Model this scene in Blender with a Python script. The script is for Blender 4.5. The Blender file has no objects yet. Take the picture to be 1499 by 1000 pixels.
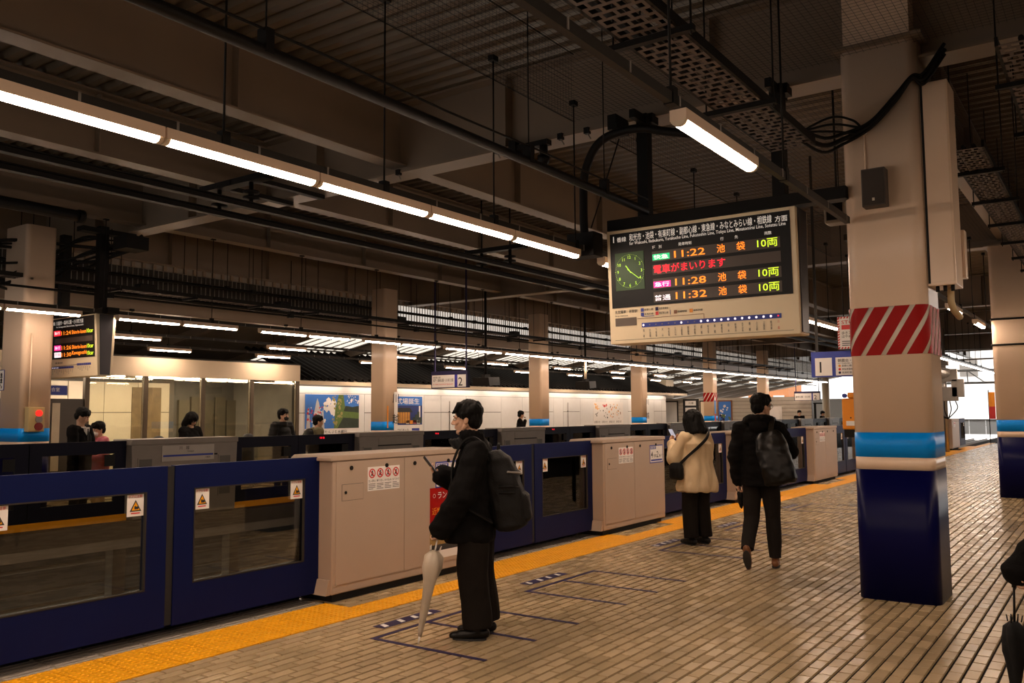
import bpy, bmesh, math, random
import numpy as np
from mathutils import Vector, Matrix, noise
random.seed(7)
SC = bpy.context.scene
COL = SC.collection
PI = math.pi
# x runs along the platform away from the viewer, y towards the tracks on the left, z up (metres)
# ---------------------------------------------------------------- camera, world, exposure
F_PX, YAW, PITCH, ROLL, EYE = 1267.65, math.radians(35.019), math.radians(4.7195), math.radians(-0.3992), 1.65
fh = Vector((math.cos(YAW), math.sin(YAW), 0)); rt = Vector((math.sin(YAW), -math.cos(YAW), 0)); zz = Vector((0, 0, 1))
fwd = fh*math.cos(PITCH) + zz*math.sin(PITCH); upv = zz*math.cos(PITCH) - fh*math.sin(PITCH)
r2 = rt*math.cos(ROLL) + upv*math.sin(ROLL); u2 = upv*math.cos(ROLL) - rt*math.sin(ROLL)
cam = bpy.data.cameras.new('camera'); cam.sensor_width = 36; cam.lens = F_PX/1499*36; cam.clip_start = .05; cam.clip_end = 400
co = bpy.data.objects.new('camera', cam); COL.objects.link(co)
M = Matrix.Identity(4)
for i in range(3):
    M[i][0] = r2[i]; M[i][1] = u2[i]; M[i][2] = -fwd[i]
M[0][3], M[1][3], M[2][3] = 0, 0, EYE
co.matrix_world = M; SC.camera = co
W = bpy.data.worlds.new('sky'); SC.world = W; W.use_nodes = True
bg = W.node_tree.nodes['Background']; bg.inputs[0].default_value = (1.0, .95, .90, 1); bg.inputs[1].default_value = 2.6
SC.view_settings.view_transform = 'Standard'; SC.view_settings.look = 'None'; SC.view_settings.gamma = 1
SC.view_settings.use_curve_mapping = False
SC.view_settings.exposure = 0.0
LAMP = 62.0            # emission of the LED tubes
LAMPC = (1.0, .745, .56)

# ---------------------------------------------------------------- materials
MATS = {}
def pm(name, rgb, rough=.5, metal=0., var=.12, scale=6., bump=0., spec=.5, island=0., coat=0., stain=0.):
    """procedural surface: colour varied by noise, optional relief, optional change per piece"""
    if name in MATS: return MATS[name]
    m = bpy.data.materials.new(name); m.use_nodes = True; nt = m.node_tree; N = nt.nodes; L = nt.links
    b = N['Principled BSDF']; b.inputs['Roughness'].default_value = rough; b.inputs['Metallic'].default_value = metal
    b.inputs['Specular IOR Level'].default_value = spec; b.inputs['Coat Weight'].default_value = coat
    tc = N.new('ShaderNodeTexCoord'); nz = N.new('ShaderNodeTexNoise'); nz.inputs['Scale'].default_value = scale
    nz.inputs['Detail'].default_value = 5; L.new(tc.outputs['Object'], nz.inputs['Vector'])
    mx = N.new('ShaderNodeMix'); mx.data_type = 'RGBA'
    mx.inputs[6].default_value = (*[c*(1-var) for c in rgb], 1); mx.inputs[7].default_value = (*[min(1, c*(1+var)) for c in rgb], 1)
    L.new(nz.outputs['Fac'], mx.inputs[0]); out = mx.outputs[2]
    if stain:                                    # worn and dirty patches lying across the whole surface
        gp = N.new('ShaderNodeNewGeometry'); n3 = N.new('ShaderNodeTexNoise'); n3.inputs['Scale'].default_value = 1.1; n3.inputs['Detail'].default_value = 6; L.new(gp.outputs['Position'], n3.inputs['Vector'])
        m3 = N.new('ShaderNodeMapRange'); m3.inputs[1].default_value = .38; m3.inputs[2].default_value = .6; m3.inputs[3].default_value = 1-stain; m3.inputs[4].default_value = 1; L.new(n3.outputs['Fac'], m3.inputs[0])
        h3 = N.new('ShaderNodeHueSaturation'); L.new(m3.outputs[0], h3.inputs['Value']); L.new(out, h3.inputs['Color']); out = h3.outputs[0]
    if island:
        g = N.new('ShaderNodeNewGeometry'); oi = N.new('ShaderNodeObjectInfo')
        ad = N.new('ShaderNodeMath'); ad.operation = 'ADD'; L.new(g.outputs['Random Per Island'], ad.inputs[0]); L.new(oi.outputs['Random'], ad.inputs[1])
        fr = N.new('ShaderNodeMath'); fr.operation = 'FRACT'; L.new(ad.outputs[0], fr.inputs[0])
        mr = N.new('ShaderNodeMapRange'); mr.inputs[3].default_value = 1-island; mr.inputs[4].default_value = 1+island; L.new(fr.outputs[0], mr.inputs[0])
        hs = N.new('ShaderNodeHueSaturation'); L.new(mr.outputs[0], hs.inputs['Value']); L.new(out, hs.inputs['Color']); out = hs.outputs[0]
        mr2 = N.new('ShaderNodeMapRange'); mr2.inputs[3].default_value = rough*.75; mr2.inputs[4].default_value = rough*1.3
        L.new(fr.outputs[0], mr2.inputs[0]); L.new(mr2.outputs[0], b.inputs['Roughness'])
    L.new(out, b.inputs['Base Color'])
    if bump:
        bp = N.new('ShaderNodeBump'); bp.inputs['Strength'].default_value = bump; bp.inputs['Distance'].default_value = .01
        n2 = N.new('ShaderNodeTexNoise'); n2.inputs['Scale'].default_value = scale*8; L.new(tc.outputs['Object'], n2.inputs['Vector'])
        L.new(n2.outputs['Fac'], bp.inputs['Height']); L.new(bp.outputs[0], b.inputs['Normal'])
    MATS[name] = m; return m
def em(name, rgb, s):
    if name in MATS: return MATS[name]
    m = bpy.data.materials.new(name); m.use_nodes = True; b = m.node_tree.nodes['Principled BSDF']
    b.inputs['Base Color'].default_value = (*[min(.8, c) for c in rgb], 1); b.inputs['Emission Color'].default_value = (*rgb, 1); b.inputs['Emission Strength'].default_value = s
    MATS[name] = m; return m
def glass(name, rgb, alpha_mix=.85, rough=.02):
    if name in MATS: return MATS[name]
    m = bpy.data.materials.new(name); m.use_nodes = True; nt = m.node_tree; N = nt.nodes; L = nt.links
    N.remove(N['Principled BSDF']); o = N['Material Output']
    t = N.new('ShaderNodeBsdfTransparent'); t.inputs[0].default_value = (*rgb, 1)
    g = N.new('ShaderNodeBsdfGlossy'); g.inputs['Roughness'].default_value = rough; g.inputs[0].default_value = (1, 1, 1, 1)
    f = N.new('ShaderNodeFresnel'); f.inputs[0].default_value = 1.5
    mx = N.new('ShaderNodeMixShader'); L.new(f.outputs[0], mx.inputs[0]); L.new(t.outputs[0], mx.inputs[1]); L.new(g.outputs[0], mx.inputs[2])
    L.new(mx.outputs[0], o.inputs[0]); MATS[name] = m; return m

TILE = pm('platform_tile', (.44, .325, .185), .27, var=.16, scale=3, island=.08, stain=.22)
GROUT = pm('grout', (.010, .0075, .006), .9, spec=.1)
YEL = pm('yellow_tactile', (.80, .35, .004), .42, var=.2, scale=5, bump=.1, spec=.25)
STEEL = pm('grate_steel', (.40, .35, .30), .45, .15, var=.2)
DARKGAP = pm('dark_gap', (.01, .01, .01), .9)
WHITEP = pm('white_paint', (.80, .61, .455), .26, var=.05, scale=2, bump=.03)
CABW = pm('cabinet_white', (.40, .305, .235), .45, var=.05, scale=3, bump=.06)
CABE = pm('cabinet_edge', (.40, .305, .235), .45, var=.06)
CABG = pm('cabinet_grey', (.22, .19, .165), .5, var=.1)
CABGD = pm('cabinet_grey_dark', (.10, .09, .08), .5)
NAVY = pm('navy_paint', (.0018, .0022, .048), .33, var=.12, scale=2, spec=.12)
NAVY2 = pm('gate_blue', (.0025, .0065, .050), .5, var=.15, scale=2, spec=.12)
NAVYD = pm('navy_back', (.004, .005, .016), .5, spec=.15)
CYAN = pm('sky_blue_paint', (.001, .27, .86), .35, var=.06, spec=.2)
RED = pm('sign_red', (.34, .004, .003), .45, spec=.15)
CREAM = pm('stripe_cream', (.72, .66, .55), .4)
BLACK = pm('black_metal', (.006, .005, .0042), .55, var=.3, spec=.2)
BLACKP = pm('black_print', (.02, .02, .022), .6)
DGREY = pm('dark_grey_steel', (.028, .024, .02), .55, .2, var=.2, spec=.3)
MGREY = pm('mid_grey_paint', (.22, .20, .18), .5, var=.12)
BEAM = pm('beam_paint', (.21, .157, .112), .38, var=.12, scale=2)
DECK = pm('deck_metal', (.17, .128, .086), .42, .2, var=.2, scale=1.5)
WALLW = pm('wall_panel_white', (.72, .72, .71), .4, var=.05, island=.05)
WALLJ = pm('wall_joint', (.12, .11, .10), .8)
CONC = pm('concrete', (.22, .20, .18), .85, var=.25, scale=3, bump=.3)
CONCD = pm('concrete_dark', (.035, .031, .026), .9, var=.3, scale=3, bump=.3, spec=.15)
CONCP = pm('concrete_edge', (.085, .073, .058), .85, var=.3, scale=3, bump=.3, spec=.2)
RUST = pm('rail_steel', (.10, .075, .06), .45, .6, var=.3)
WHITEPR = pm('white_print', (.78, .75, .72), .5, var=.03)
BOARDC = pm('board_face', (.78, .655, .45), .45, var=.03)
CREAMB = pm('board_cream', (.72, .585, .42), .45, var=.03)
BLUEP = pm('blue_print', (.02, .04, .30), .5)
PURP = pm('purple_floor_paint', (.022, .018, .065), .5, var=.3, scale=20, spec=.2)
REDP = pm('red_print', (.60, .03, .03), .5)
ORANGE = pm('orange_plastic', (.75, .26, .01), .4)
SILV = pm('bare_steel', (.42, .39, .36), .3, .6, var=.1)
TUBE = em('led_tube', LAMPC, LAMP)
TUBE2 = em('led_tube_cool', (1.0, .80, .66), LAMP*.22)
TUBE3 = em('room_tube', (1.0, .80, .60), LAMP*1.0)
ROOFT = pm('awning_tile', (.009, .0075, .0065), .75, spec=.06)
DAYP = em('daylit_panel', (1.0, .90, .76), 1.1)
DAYC = em('daylit_clerestory', (1.0, .92, .82), .62)
E_OR = em('led_orange', (1.0, .22, .015), 1.6)
E_RED = em('led_red', (1.0, .012, .03), 1.4)
E_YG = em('led_yellow_green', (.62, .85, .03), 1.2)
E_GRN = em('led_green', (.02, .55, .20), 1.0)
E_CLK = em('clock_green', (.42, .80, .05), .7)
E_CLKF = em('clock_face_green', (.010, .045, .006), .28)
E_WHT = em('led_white', (1.0, .85, .9), 1.2)
E_DIM = em('header_white', (.8, .74, .66), .45)
E_PINK = em('led_pink', (1.0, .02, .25), 1.3)
E_SIG = em('signal_red', (1.0, .015, .01), 1.6)
PANE = glass('gate_glass', (.80, .78, .71))
PANE2 = glass('room_glass', (.86, .86, .78))
SKIN = pm('skin', (.55, .32, .21), .5, var=.06, scale=12)
HAIR = pm('black_hair', (.0035, .003, .0027), .55, var=.4, scale=60, bump=.4, spec=.12)
CLB = pm('black_cloth', (.0055, .005, .005), .85, spec=.08, var=.3, scale=14, bump=.3)
CLB2 = pm('black_nylon', (.0065, .006, .006), .6, spec=.2, var=.3, scale=14, bump=.3)
CLD = pm('dark_wool', (.012, .0095, .008), .9, spec=.08, var=.3, scale=10, bump=.3)
LEATH = pm('black_leather', (.005, .0045, .004), .35, spec=.25)
BROWN = pm('brown_leather', (.20, .075, .025), .4)
BEIGE = pm('beige_cotton', (.62, .47, .29), .85, var=.1, scale=9, bump=.25)
PINK = pm('pink_nylon', (.42, .10, .13), .6, var=.15, scale=9)
OLIVE = pm('olive_cloth', (.10, .085, .04), .85)
TAN = pm('tan_leather', (.36, .15, .06), .5)
MASKB = pm('black_mask', (.012, .012, .013), .8)
MASKW = pm('white_mask', (.62, .58, .54), .7)
SHIRT = pm('white_shirt', (.7, .66, .62), .7)
UMBC = pm('clear_umbrella_film', (.48, .40, .31), .35, var=.2, scale=9)
UMBB = pm('black_umbrella', (.008, .008, .0085), .7, spec=.15, var=.4, scale=20)

# ---------------------------------------------------------------- mesh helpers
def root_loc(p):
    v = Vector((0, 0, 0))
    while p is not None:
        v = v + p.location; p = p.parent
    return v
class MB:
    """collects shapes (world coordinates) and links them as ONE mesh object"""
    def __init__(s): s.v = []; s.f = []; s.sm = []; s.mi = []; s.cur = 0
    def add(s, vs, fs, smooth=False):
        n = len(s.v); s.v += [tuple(q) for q in vs]; s.f += [tuple(n+i for i in q) for q in fs]
        s.sm += [smooth]*len(fs); s.mi += [s.cur]*len(fs); return s
    def box(s, x0, x1, y0, y1, z0, z1):
        x0, x1 = min(x0, x1), max(x0, x1); y0, y1 = min(y0, y1), max(y0, y1); z0, z1 = min(z0, z1), max(z0, z1)
        return s.add([(x0,y0,z0),(x1,y0,z0),(x1,y1,z0),(x0,y1,z0),(x0,y0,z1),(x1,y0,z1),(x1,y1,z1),(x0,y1,z1)],
                     [(3,2,1,0),(4,5,6,7),(0,1,5,4),(1,2,6,5),(2,3,7,6),(3,0,4,7)])
    def obox(s, c, ax, ay, az):
        """box from centre and three half-axis vectors"""
        c, ax, ay, az = map(Vector, (c, ax, ay, az))
        P = [c+ax*i+ay*j+az*k for k in (-1, 1) for i, j in ((-1,-1),(1,-1),(1,1),(-1,1))]
        return s.add(P, [(3,2,1,0),(4,5,6,7),(0,1,5,4),(1,2,6,5),(2,3,7,6),(3,0,4,7)])
    def tube(s, pts, r, n=8, cap=True, smooth=True):
        pts = [Vector(p) for p in pts]; rs = r if isinstance(r, (list, tuple)) else [r]*len(pts); vs = []; fs = []
        d = (pts[1]-pts[0]).normalized(); a = d.orthogonal().normalized()
        for i, p in enumerate(pts):
            d = (pts[min(i+1, len(pts)-1)]-pts[max(i-1, 0)]).normalized()
            a = (a - d*a.dot(d)).normalized(); b = d.cross(a)
            vs += [p + (a*math.cos(2*PI*k/n) + b*math.sin(2*PI*k/n))*rs[i] for k in range(n)]
        for i in range(len(pts)-1):
            fs += [(i*n+k, i*n+(k+1) % n, (i+1)*n+(k+1) % n, (i+1)*n+k) for k in range(n)]
        s.add(vs, fs, smooth)
        if cap:
            m = len(s.v)-len(vs); s.f += [tuple(m+k for k in reversed(range(n))), tuple(m+(len(pts)-1)*n+k for k in range(n))]; s.sm += [False]*2; s.mi += [s.cur]*2
        return s
    def loft(s, rings, smooth=True, cap=True):
        n = len(rings[0]); vs = [p for r in rings for p in r]; fs = []
        for i in range(len(rings)-1):
            fs += [(i*n+k, i*n+(k+1) % n, (i+1)*n+(k+1) % n, (i+1)*n+k) for k in range(n)]
        m = len(s.v); s.add(vs, fs, smooth)
        if cap:
            s.f += [tuple(m+k for k in reversed(range(n))), tuple(m+(len(rings)-1)*n+k for k in range(n))]; s.sm += [False]*2; s.mi += [s.cur]*2
        return s
    def prism(s, poly, axis, a, b):
        """extrude a polygon given in the two other axes along axis from a to b"""
        def P(u, v, t): return {'x': (t, u, v), 'y': (u, t, v), 'z': (u, v, t)}[axis]
        n = len(poly)
        vs = [P(u, v, a) for u, v in poly]+[P(u, v, b) for u, v in poly]
        fs = [(i, (i+1) % n, n+(i+1) % n, n+i) for i in range(n)]+[tuple(reversed(range(n))), tuple(range(n, 2*n))]
        return s.add(vs, fs)
    def build(s, name, mat, parent=None, label=None, cat=None, group=None, kind=None, bevel=0., local=False, wn=False):
        me = bpy.data.meshes.new(name)
        V = s.v
        if parent is not None and not local:
            o = root_loc(parent); V = [(x-o.x, y-o.y, z-o.z) for x, y, z in V]
        me.from_pydata(V, [], s.f)
        for m in (mat if isinstance(mat, (list, tuple)) else [mat]): me.materials.append(m)
        if any(s.mi): me.polygons.foreach_set('material_index', s.mi)
        me.polygons.foreach_set('use_smooth', s.sm); me.update()
        bm = bmesh.new(); bm.from_mesh(me); bmesh.ops.recalc_face_normals(bm, faces=bm.faces); bm.to_mesh(me); bm.free()
        ob = bpy.data.objects.new(name, me); COL.objects.link(ob)
        if parent is not None: ob.parent = parent
        if bevel:
            md = ob.modifiers.new('bevel', 'BEVEL'); md.width = bevel; md.segments = 2; md.limit_method = 'ANGLE'
        if wn:
            md = ob.modifiers.new('normals', 'WEIGHTED_NORMAL'); md.weight = 90
        tag(ob, label, cat, group, kind); return ob
def tag(o, label=None, cat=None, group=None, kind=None):
    if label: o['label'] = label
    if cat: o['category'] = cat
    if group: o['group'] = group
    if kind: o['kind'] = kind
    return o
def thing(name, label, cat, loc=(0, 0, 0), group=None, rot=0., kind=None):
    o = bpy.data.objects.new(name, None); COL.objects.link(o); o.location = loc; o.rotation_euler = (0, 0, rot); o.empty_display_size = .1
    return tag(o, label, cat, group, kind)
def dup(o, parent=None, loc=None, label=None, group=None):
    c = o.copy(); COL.objects.link(c); c.parent = parent
    if loc is not None: c.location = loc
    if label: c['label'] = label
    if group: c['group'] = group
    for ch in list(o.children): dup(ch, c)
    return c
def part(name, mat, parent, fn, *a, **k):
    m = MB(); fn(m, *a); return m.build(name, mat, parent, **k)
def bx(name, mat, parent, x0, x1, y0, y1, z0, z1, **k):
    return MB().box(x0, x1, y0, y1, z0, z1).build(name, mat, parent, **k)
ORD = ['first', 'second', 'third', 'fourth', 'fifth', 'sixth', 'seventh', 'eighth', 'ninth', 'tenth', 'eleventh', 'twelfth', 'thirteenth', 'fourteenth', 'fifteenth']

TXT = {}
def text_verts(body, res=2, spacing=1., line=1.):
    k = (body, res, spacing, line)
    if k not in TXT:
        c = bpy.data.curves.new('t', 'FONT'); c.body = body; c.resolution_u = res; c.space_character = spacing; c.space_line = line; c.offset = .006
        o = bpy.data.objects.new('t', c); COL.objects.link(o)
        me = bpy.data.meshes.new_from_object(o.evaluated_get(bpy.context.evaluated_depsgraph_get()))
        TXT[k] = ([tuple(v.co) for v in me.vertices], [tuple(p.vertices) for p in me.polygons])
        bpy.data.objects.remove(o); bpy.data.curves.remove(c); bpy.data.meshes.remove(me)
    return TXT[k]
class Face:
    """a flat printed face: origin at its lower left corner, R to the right, U up, N towards the reader"""
    def __init__(s, O, R, U, N=None):
        s.O = Vector(O); s.R = Vector(R).normalized(); s.U = Vector(U).normalized(); s.N = Vector(N) if N else s.R.cross(s.U)
    def p(s, u, v, d=0): return s.O+s.R*u+s.U*v+s.N*d
    def rect(s, name, mat, parent, u0, v0, u1, v1, d=.002, t=.003, **k):
        return part(name, mat, parent, lambda m: s.rect_in(m, u0, v0, u1, v1, d, t), **k)
    def rect_in(s, m, u0, v0, u1, v1, d=.002, t=.003):
        m.obox(s.p((u0+u1)/2, (v0+v1)/2, d+t/2), s.R*((u1-u0)/2), s.U*((v1-v0)/2), s.N*(t/2))
    def poly_in(s, m, pts, d=.002, t=.002):
        n = len(pts); vs = [s.p(u, v, d) for u, v in pts]+[s.p(u, v, d+t) for u, v in pts]
        m.add(vs, [(i, (i+1) % n, n+(i+1) % n, n+i) for i in range(n)]+[tuple(reversed(range(n))), tuple(range(n, 2*n))])
    def disc_in(s, m, u, v, r, d=.002, t=.002, n=16): s.poly_in(m, [(u+r*math.cos(2*PI*i/n), v+r*math.sin(2*PI*i/n)) for i in range(n)], d, t)
    def ring_in(s, m, u, v, r0, r1, d=.002, n=20):
        vs = [s.p(u+r*math.cos(2*PI*i/n), v+r*math.sin(2*PI*i/n), d) for r in (r0, r1) for i in range(n)]
        m.add(vs, [(i, (i+1) % n, n+(i+1) % n, n+i) for i in range(n)])
    def line_in(s, m, a, b, w, d=.002, t=.001):
        a = Vector(a); b = Vector(b); q = (b-a).normalized(); q = Vector((-q.y, q.x))*w/2
        s.poly_in(m, [tuple(a+q), tuple(a-q), tuple(b-q), tuple(b+q)], d, t)
    def text_in(s, m, body, u, v, h, w=None, d=.004, align='l', res=2, spacing=1., line=1.):
        """text with its lower left at u, v; h = height of a full character; w squeezes the whole to that width"""
        V, Fc = text_verts(body, res, spacing, line)
        if not V: return
        xs = [q[0] for q in V]; ys = [q[1] for q in V]; x0, x1, y0, y1 = min(xs), max(xs), min(ys), max(ys)
        lines = body.count('\n')
        k = h/.9 if not lines else h/(y1-y0)
        kx = k if w is None else w/(x1-x0)
        off = {'l': 0, 'c': -(x1-x0)*kx/2, 'r': -(x1-x0)*kx}[align]
        m.add([s.p(u+off+(x-x0)*kx, v+(y-y0)*k, d) for x, y, _ in V], Fc)
    def text(s, mat, parent, body, u, v, h, w=None, name='lettering', **k):
        kk = {q: k.pop(q) for q in ('d', 'align', 'res', 'spacing', 'line') if q in k}
        return part(name, mat, parent, lambda m: s.text_in(m, body, u, v, h, w, **kk), **k)
def bar_between(m, a, b, w, h):
    """rectangular bar from a to b"""
    a = Vector(a); b = Vector(b); d = (b-a); L = d.length/2; d.normalize()
    s = d.cross(zz); s = s.normalized() if s.length > 1e-4 else Vector((1, 0, 0)); u = s.cross(d)
    m.obox((a+b)/2, d*L, s*(w/2), u*(h/2))
def rsq(x0, x1, y0, y1, r, n=5):
    P = []
    for cx, cy, a0 in ((x1-r, y1-r, 0), (x0+r, y1-r, PI/2), (x0+r, y0+r, PI), (x1-r, y0+r, 3*PI/2)):
        if r > .06: e = .012; P.append((cx+r*math.cos(a0)+e*math.sin(a0), cy+r*math.sin(a0)-e*math.cos(a0)))   # keeps the flats flat
        for i in range(n+1): P.append((cx+r*math.cos(a0+i*PI/2/n), cy+r*math.sin(a0+i*PI/2/n)))
        if r > .06: a1 = a0+PI/2; P.append((cx+r*math.cos(a1)-e*math.sin(a1), cy+r*math.sin(a1)+e*math.cos(a1)))
    return P
# ---------------------------------------------------------------- floor of the near platform
XF = 62.0                                       # the roof ends here and daylight comes in
floor = MB().box(-14, 90, -8, 6.12, -.45, -.012).build('floor', [GROUT], kind='structure')
TW, TL = .0957, .2
spots = []
for j in range(70):
    y = 5.2-TW*(j+.5)
    for i in range(-1, 235):
        x = 1.5+i*TL+(TL/2 if j % 2 else 0)
        if y > .077*x-1.6 or x < 12: spots.append((x, y))
for x0, x1 in ((5.4, 7.4), (10.3, 12.2), (15.15, 17.1), (20.05, 22), (24.9, 26.9)):
    for j in range(7):
        for i in range(int((x1-x0)/TL)):
            spots.append((x0+i*TL+.1+(.1 if j % 2 else 0)-.05, 5.5+.05+TW*j))
def seen(x, y):
    d = Vector((x, y, -EYE)); w = d.dot(fwd)
    return w > .5 and abs(d.dot(r2)/w) < .6 and abs(d.dot(u2)/w) < .402
near = sorted([q for q in spots if seen(*q)], key=lambda q: Vector((q[0], q[1], EYE)).length)[:300]
nearset = set(near)
def tile_shape(m, x, y, dz=0., hx=TL/2-.005, hy=TW/2-.0078):
    a, b = hx, hy; c = .003; r = random.uniform
    t = [dz+r(-.0008, .0008) for _ in range(4)]
    vs = [(x-a, y-b, -.012), (x+a, y-b, -.012), (x+a, y+b, -.012), (x-a, y+b, -.012),
          (x-a+c, y-b+c, t[0]), (x+a-c, y-b+c, t[1]), (x+a-c, y+b-c, t[2]), (x-a+c, y+b-c, t[3])]
    m.add(vs, [(4,5,6,7), (0,1,5,4), (1,2,6,5), (2,3,7,6), (3,0,4,7)])
tile_me = []
for k in range(6):
    m = MB(); tile_shape(m, 0, 0); o = m.build('tile', TILE); tile_me.append(o.data); bpy.data.objects.remove(o)
for x, y in near:
    o = bpy.data.objects.new('tile', random.choice(tile_me)); COL.objects.link(o); o.parent = floor; o.location = (x, y, random.uniform(-.0006, .0006))
m = MB()
for q in spots:
    if q not in nearset: tile_shape(m, *q)
m.build('tile_field', TILE, floor, kind='stuff')
# yellow tactile strip: one row everywhere, a second row in front of the doors
DOORS = [(2.45, 5.42), (7.42, 10.3), (12.2, 15.17), (17.08, 20.07), (21.96, 24.95), (26.85, 29.83), (31.73, 34.7), (36.6, 39.6), (41.5, 44.5)]
m = MB()
m.box(-.147, .147, -.147, .147, -.012, .002)
for i in range(6):
    for j in range(6):
        cx, cy = -.125+.05*i, -.125+.05*j
        r0 = [(cx+.017*math.cos(a*PI/3), cy+.017*math.sin(a*PI/3), .002) for a in range(6)]
        r1 = [(cx+.010*math.cos(a*PI/3), cy+.010*math.sin(a*PI/3), .007) for a in range(6)]
        m.loft([r0, r1], smooth=False)
o = m.build('tactile_tile', YEL); tac_me = o.data; bpy.data.objects.remove(o)
n = 0
far = MB()
for i in range(-2, 160):
    x = 1.2+i*.3+.15
    for row in range(2):
        if row and not any(a-.12 < x < b+.05 for a, b in DOORS): continue
        if n < 150 and x < 26:
            o = bpy.data.objects.new('tactile_tile', tac_me); COL.objects.link(o); o.parent = floor; o.location = (x, 5.35+.3*row, 0); n += 1
        else: far.box(x-.147, x+.147, 5.203+.3*row, 5.497+.3*row, -.012, .004)
far.build('tactile_field', YEL, floor, kind='stuff')
# steel gratings under the doors
m = MB()
for k in range(7): m.box(-.157, .157, .014+.058*k, .045+.058*k, -.03, -.002)
for x in (-.165, .165): m.box(x-.011, x+.011, 0, .42, -.03, .001)
o = m.build('grate', STEEL); gr_me = o.data; bpy.data.objects.remove(o)
for a, b in DOORS[:4]:
    for i in range(int((b-a+.1)/.33)):
        o = bpy.data.objects.new('grate', gr_me); COL.objects.link(o); o.parent = floor; o.location = (a+.12+.33*i, 5.81, 0)
m = MB()
for a, b in DOORS[4:]:
    for k in range(9): m.box(a, b, 5.82+.047*k, 5.845+.047*k, -.03, -.002)
m.build('grate_field', STEEL, floor, kind='stuff')
for a, b in DOORS: bx('under_door_shade', DARKGAP, floor, a, b, 6.16, 6.2, -.012, .13)  # dark bars standing in for the shade below the doors
bx('platform_edge', CONC, floor, -5, 90, 5.98, 6.15, -.4, -.003)

# ---------------------------------------------------------------- track bed between the platforms
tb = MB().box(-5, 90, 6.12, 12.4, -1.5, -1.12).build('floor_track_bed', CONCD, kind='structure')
for y in (7.05, 8.12, 10.15, 11.22):
    m = MB(); m.prism([(y-.06, -1.10), (y+.06, -1.10), (y+.06, -1.085), (y+.012, -1.06), (y+.012, -.99), (y+.035, -.975), (y+.035, -.945), (y-.035, -.945), (y-.035, -.975), (y-.012, -.99), (y-.012, -1.06), (y-.06, -1.085)], 'x', -5, 90)
    m.build('rail', RUST, tb)
m = MB()
for yc in (7.58, 10.68):
    for i in range(110): m.box(-4+i*.65, -3.78+i*.65, yc-1.0, yc+1.0, -1.12, -1.09)
m.build('sleeper_field', CONCD, tb, kind='stuff')
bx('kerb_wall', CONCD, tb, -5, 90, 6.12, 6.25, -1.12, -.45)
# the far platform and its open side wall with posts
pf = MB().box(-5, 90, 12.15, 30, -.3, -.002).build('floor_far_platform', CONC, kind='structure')
bx('coping', CONCP, pf, -5, 90, 12.13, 12.40, -.16, .07)
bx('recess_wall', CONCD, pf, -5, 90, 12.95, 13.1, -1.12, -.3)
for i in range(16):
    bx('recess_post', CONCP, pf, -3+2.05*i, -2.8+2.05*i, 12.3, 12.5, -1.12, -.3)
for z, r in ((-.48, .03), (-.8, .02), (-1.0, .03)):
    MB().tube([(-5, 12.55, z), (90, 12.55, z)], r).build('cable_pipe', CONCP, pf)
m = MB()
for i in range(200):
    x = 1.2+i*.3
    m.box(x+.003, x+.297, 13.0, 13.3, -.002, .006)
m.build('tactile_field', YEL, pf, kind='stuff')
m = MB()
for j in range(24):
    for i in range(170): m.box(3+i*.3+.004, 3+(i+1)*.3-.004, 13.32+j*.3, 13.61+j*.3, -.002, .004)
m.build('paving_field', TILE, pf, kind='stuff')

# ---------------------------------------------------------------- ceiling: ribbed deck, girders, beams
m = MB(); P = .243; xs = []
x = -14
prof = []
while x < XF:
    prof += [(x, 5.84), (x+.085, 5.84), (x+.115, 5.765), (x+.213, 5.765)]; x += P
n = len(prof)
m.add([(a, y, z) for y in (-8, 17.2) for a, z in prof], [(i, i+1, n+i+1, n+i) for i in range(n-1)])
ceil = m.build('ceiling', DECK, kind='structure')
bx('roof_skin', DGREY, ceil, -14, XF, -8, 17.2, 5.86, 5.95)
def ibeam(m, axis, c, a, b, zb, h, w, t=.022, tw=.014):
    R = [(c-w/2, c+w/2, zb, zb+t), (c-tw/2, c+tw/2, zb+t, zb+h-t), (c-w/2, c+w/2, zb+h-t, zb+h)]
    for p, q, z0, z1 in R:
        if axis == 'x': m.box(a, b, p, q, z0, z1)
        else: m.box(p, q, a, b, z0, z1)
GX = [-2.3, 8.45, 19.08, 29.7, 40.3, 51]
for gx in GX:
    m = MB(); ibeam(m, 'y', gx, -8, 17.2, 4.80, .95, .34, .03)
    for y in (-3, -.5, 3.3, 5.9, 9.2, 12.2, 15):
        m.box(gx-.15, gx+.15, y-.008, y+.008, 4.83, 5.72)
    m.build('girder', BEAM, ceil)
for by in (-4.2, -1.2, 1.66, 7.72, 10.45, 13.72, 17.0):
    for g0, g1 in zip([-14]+GX, GX+[XF]):
        if by == 1.66 and g0 < 8: continue
        m = MB(); a, b = g0+.02, g1-.02
        ibeam(m, 'x', by, a, b, 4.92, .82, .26)
        k = (b-a)/4
        for i in (1, 2, 3): m.box(a+k*i-.008, a+k*i+.008, by-.12, by+.12, 4.945, 5.71)
        m.build('beam', BEAM, ceil)
# ---------------------------------------------------------------- walls that close the hall
bx('wall_back', CONC, None, -14.2, -14, -8, 30, -1.5, 6, kind='structure')
bx('wall_rear', MGREY, None, -5, 46, 29, 29.2, 0, 4.4, kind='structure')
bx('wall_right', MGREY, None, -14, XF, -8.2, -8, -.4, 6, kind='structure')
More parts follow.
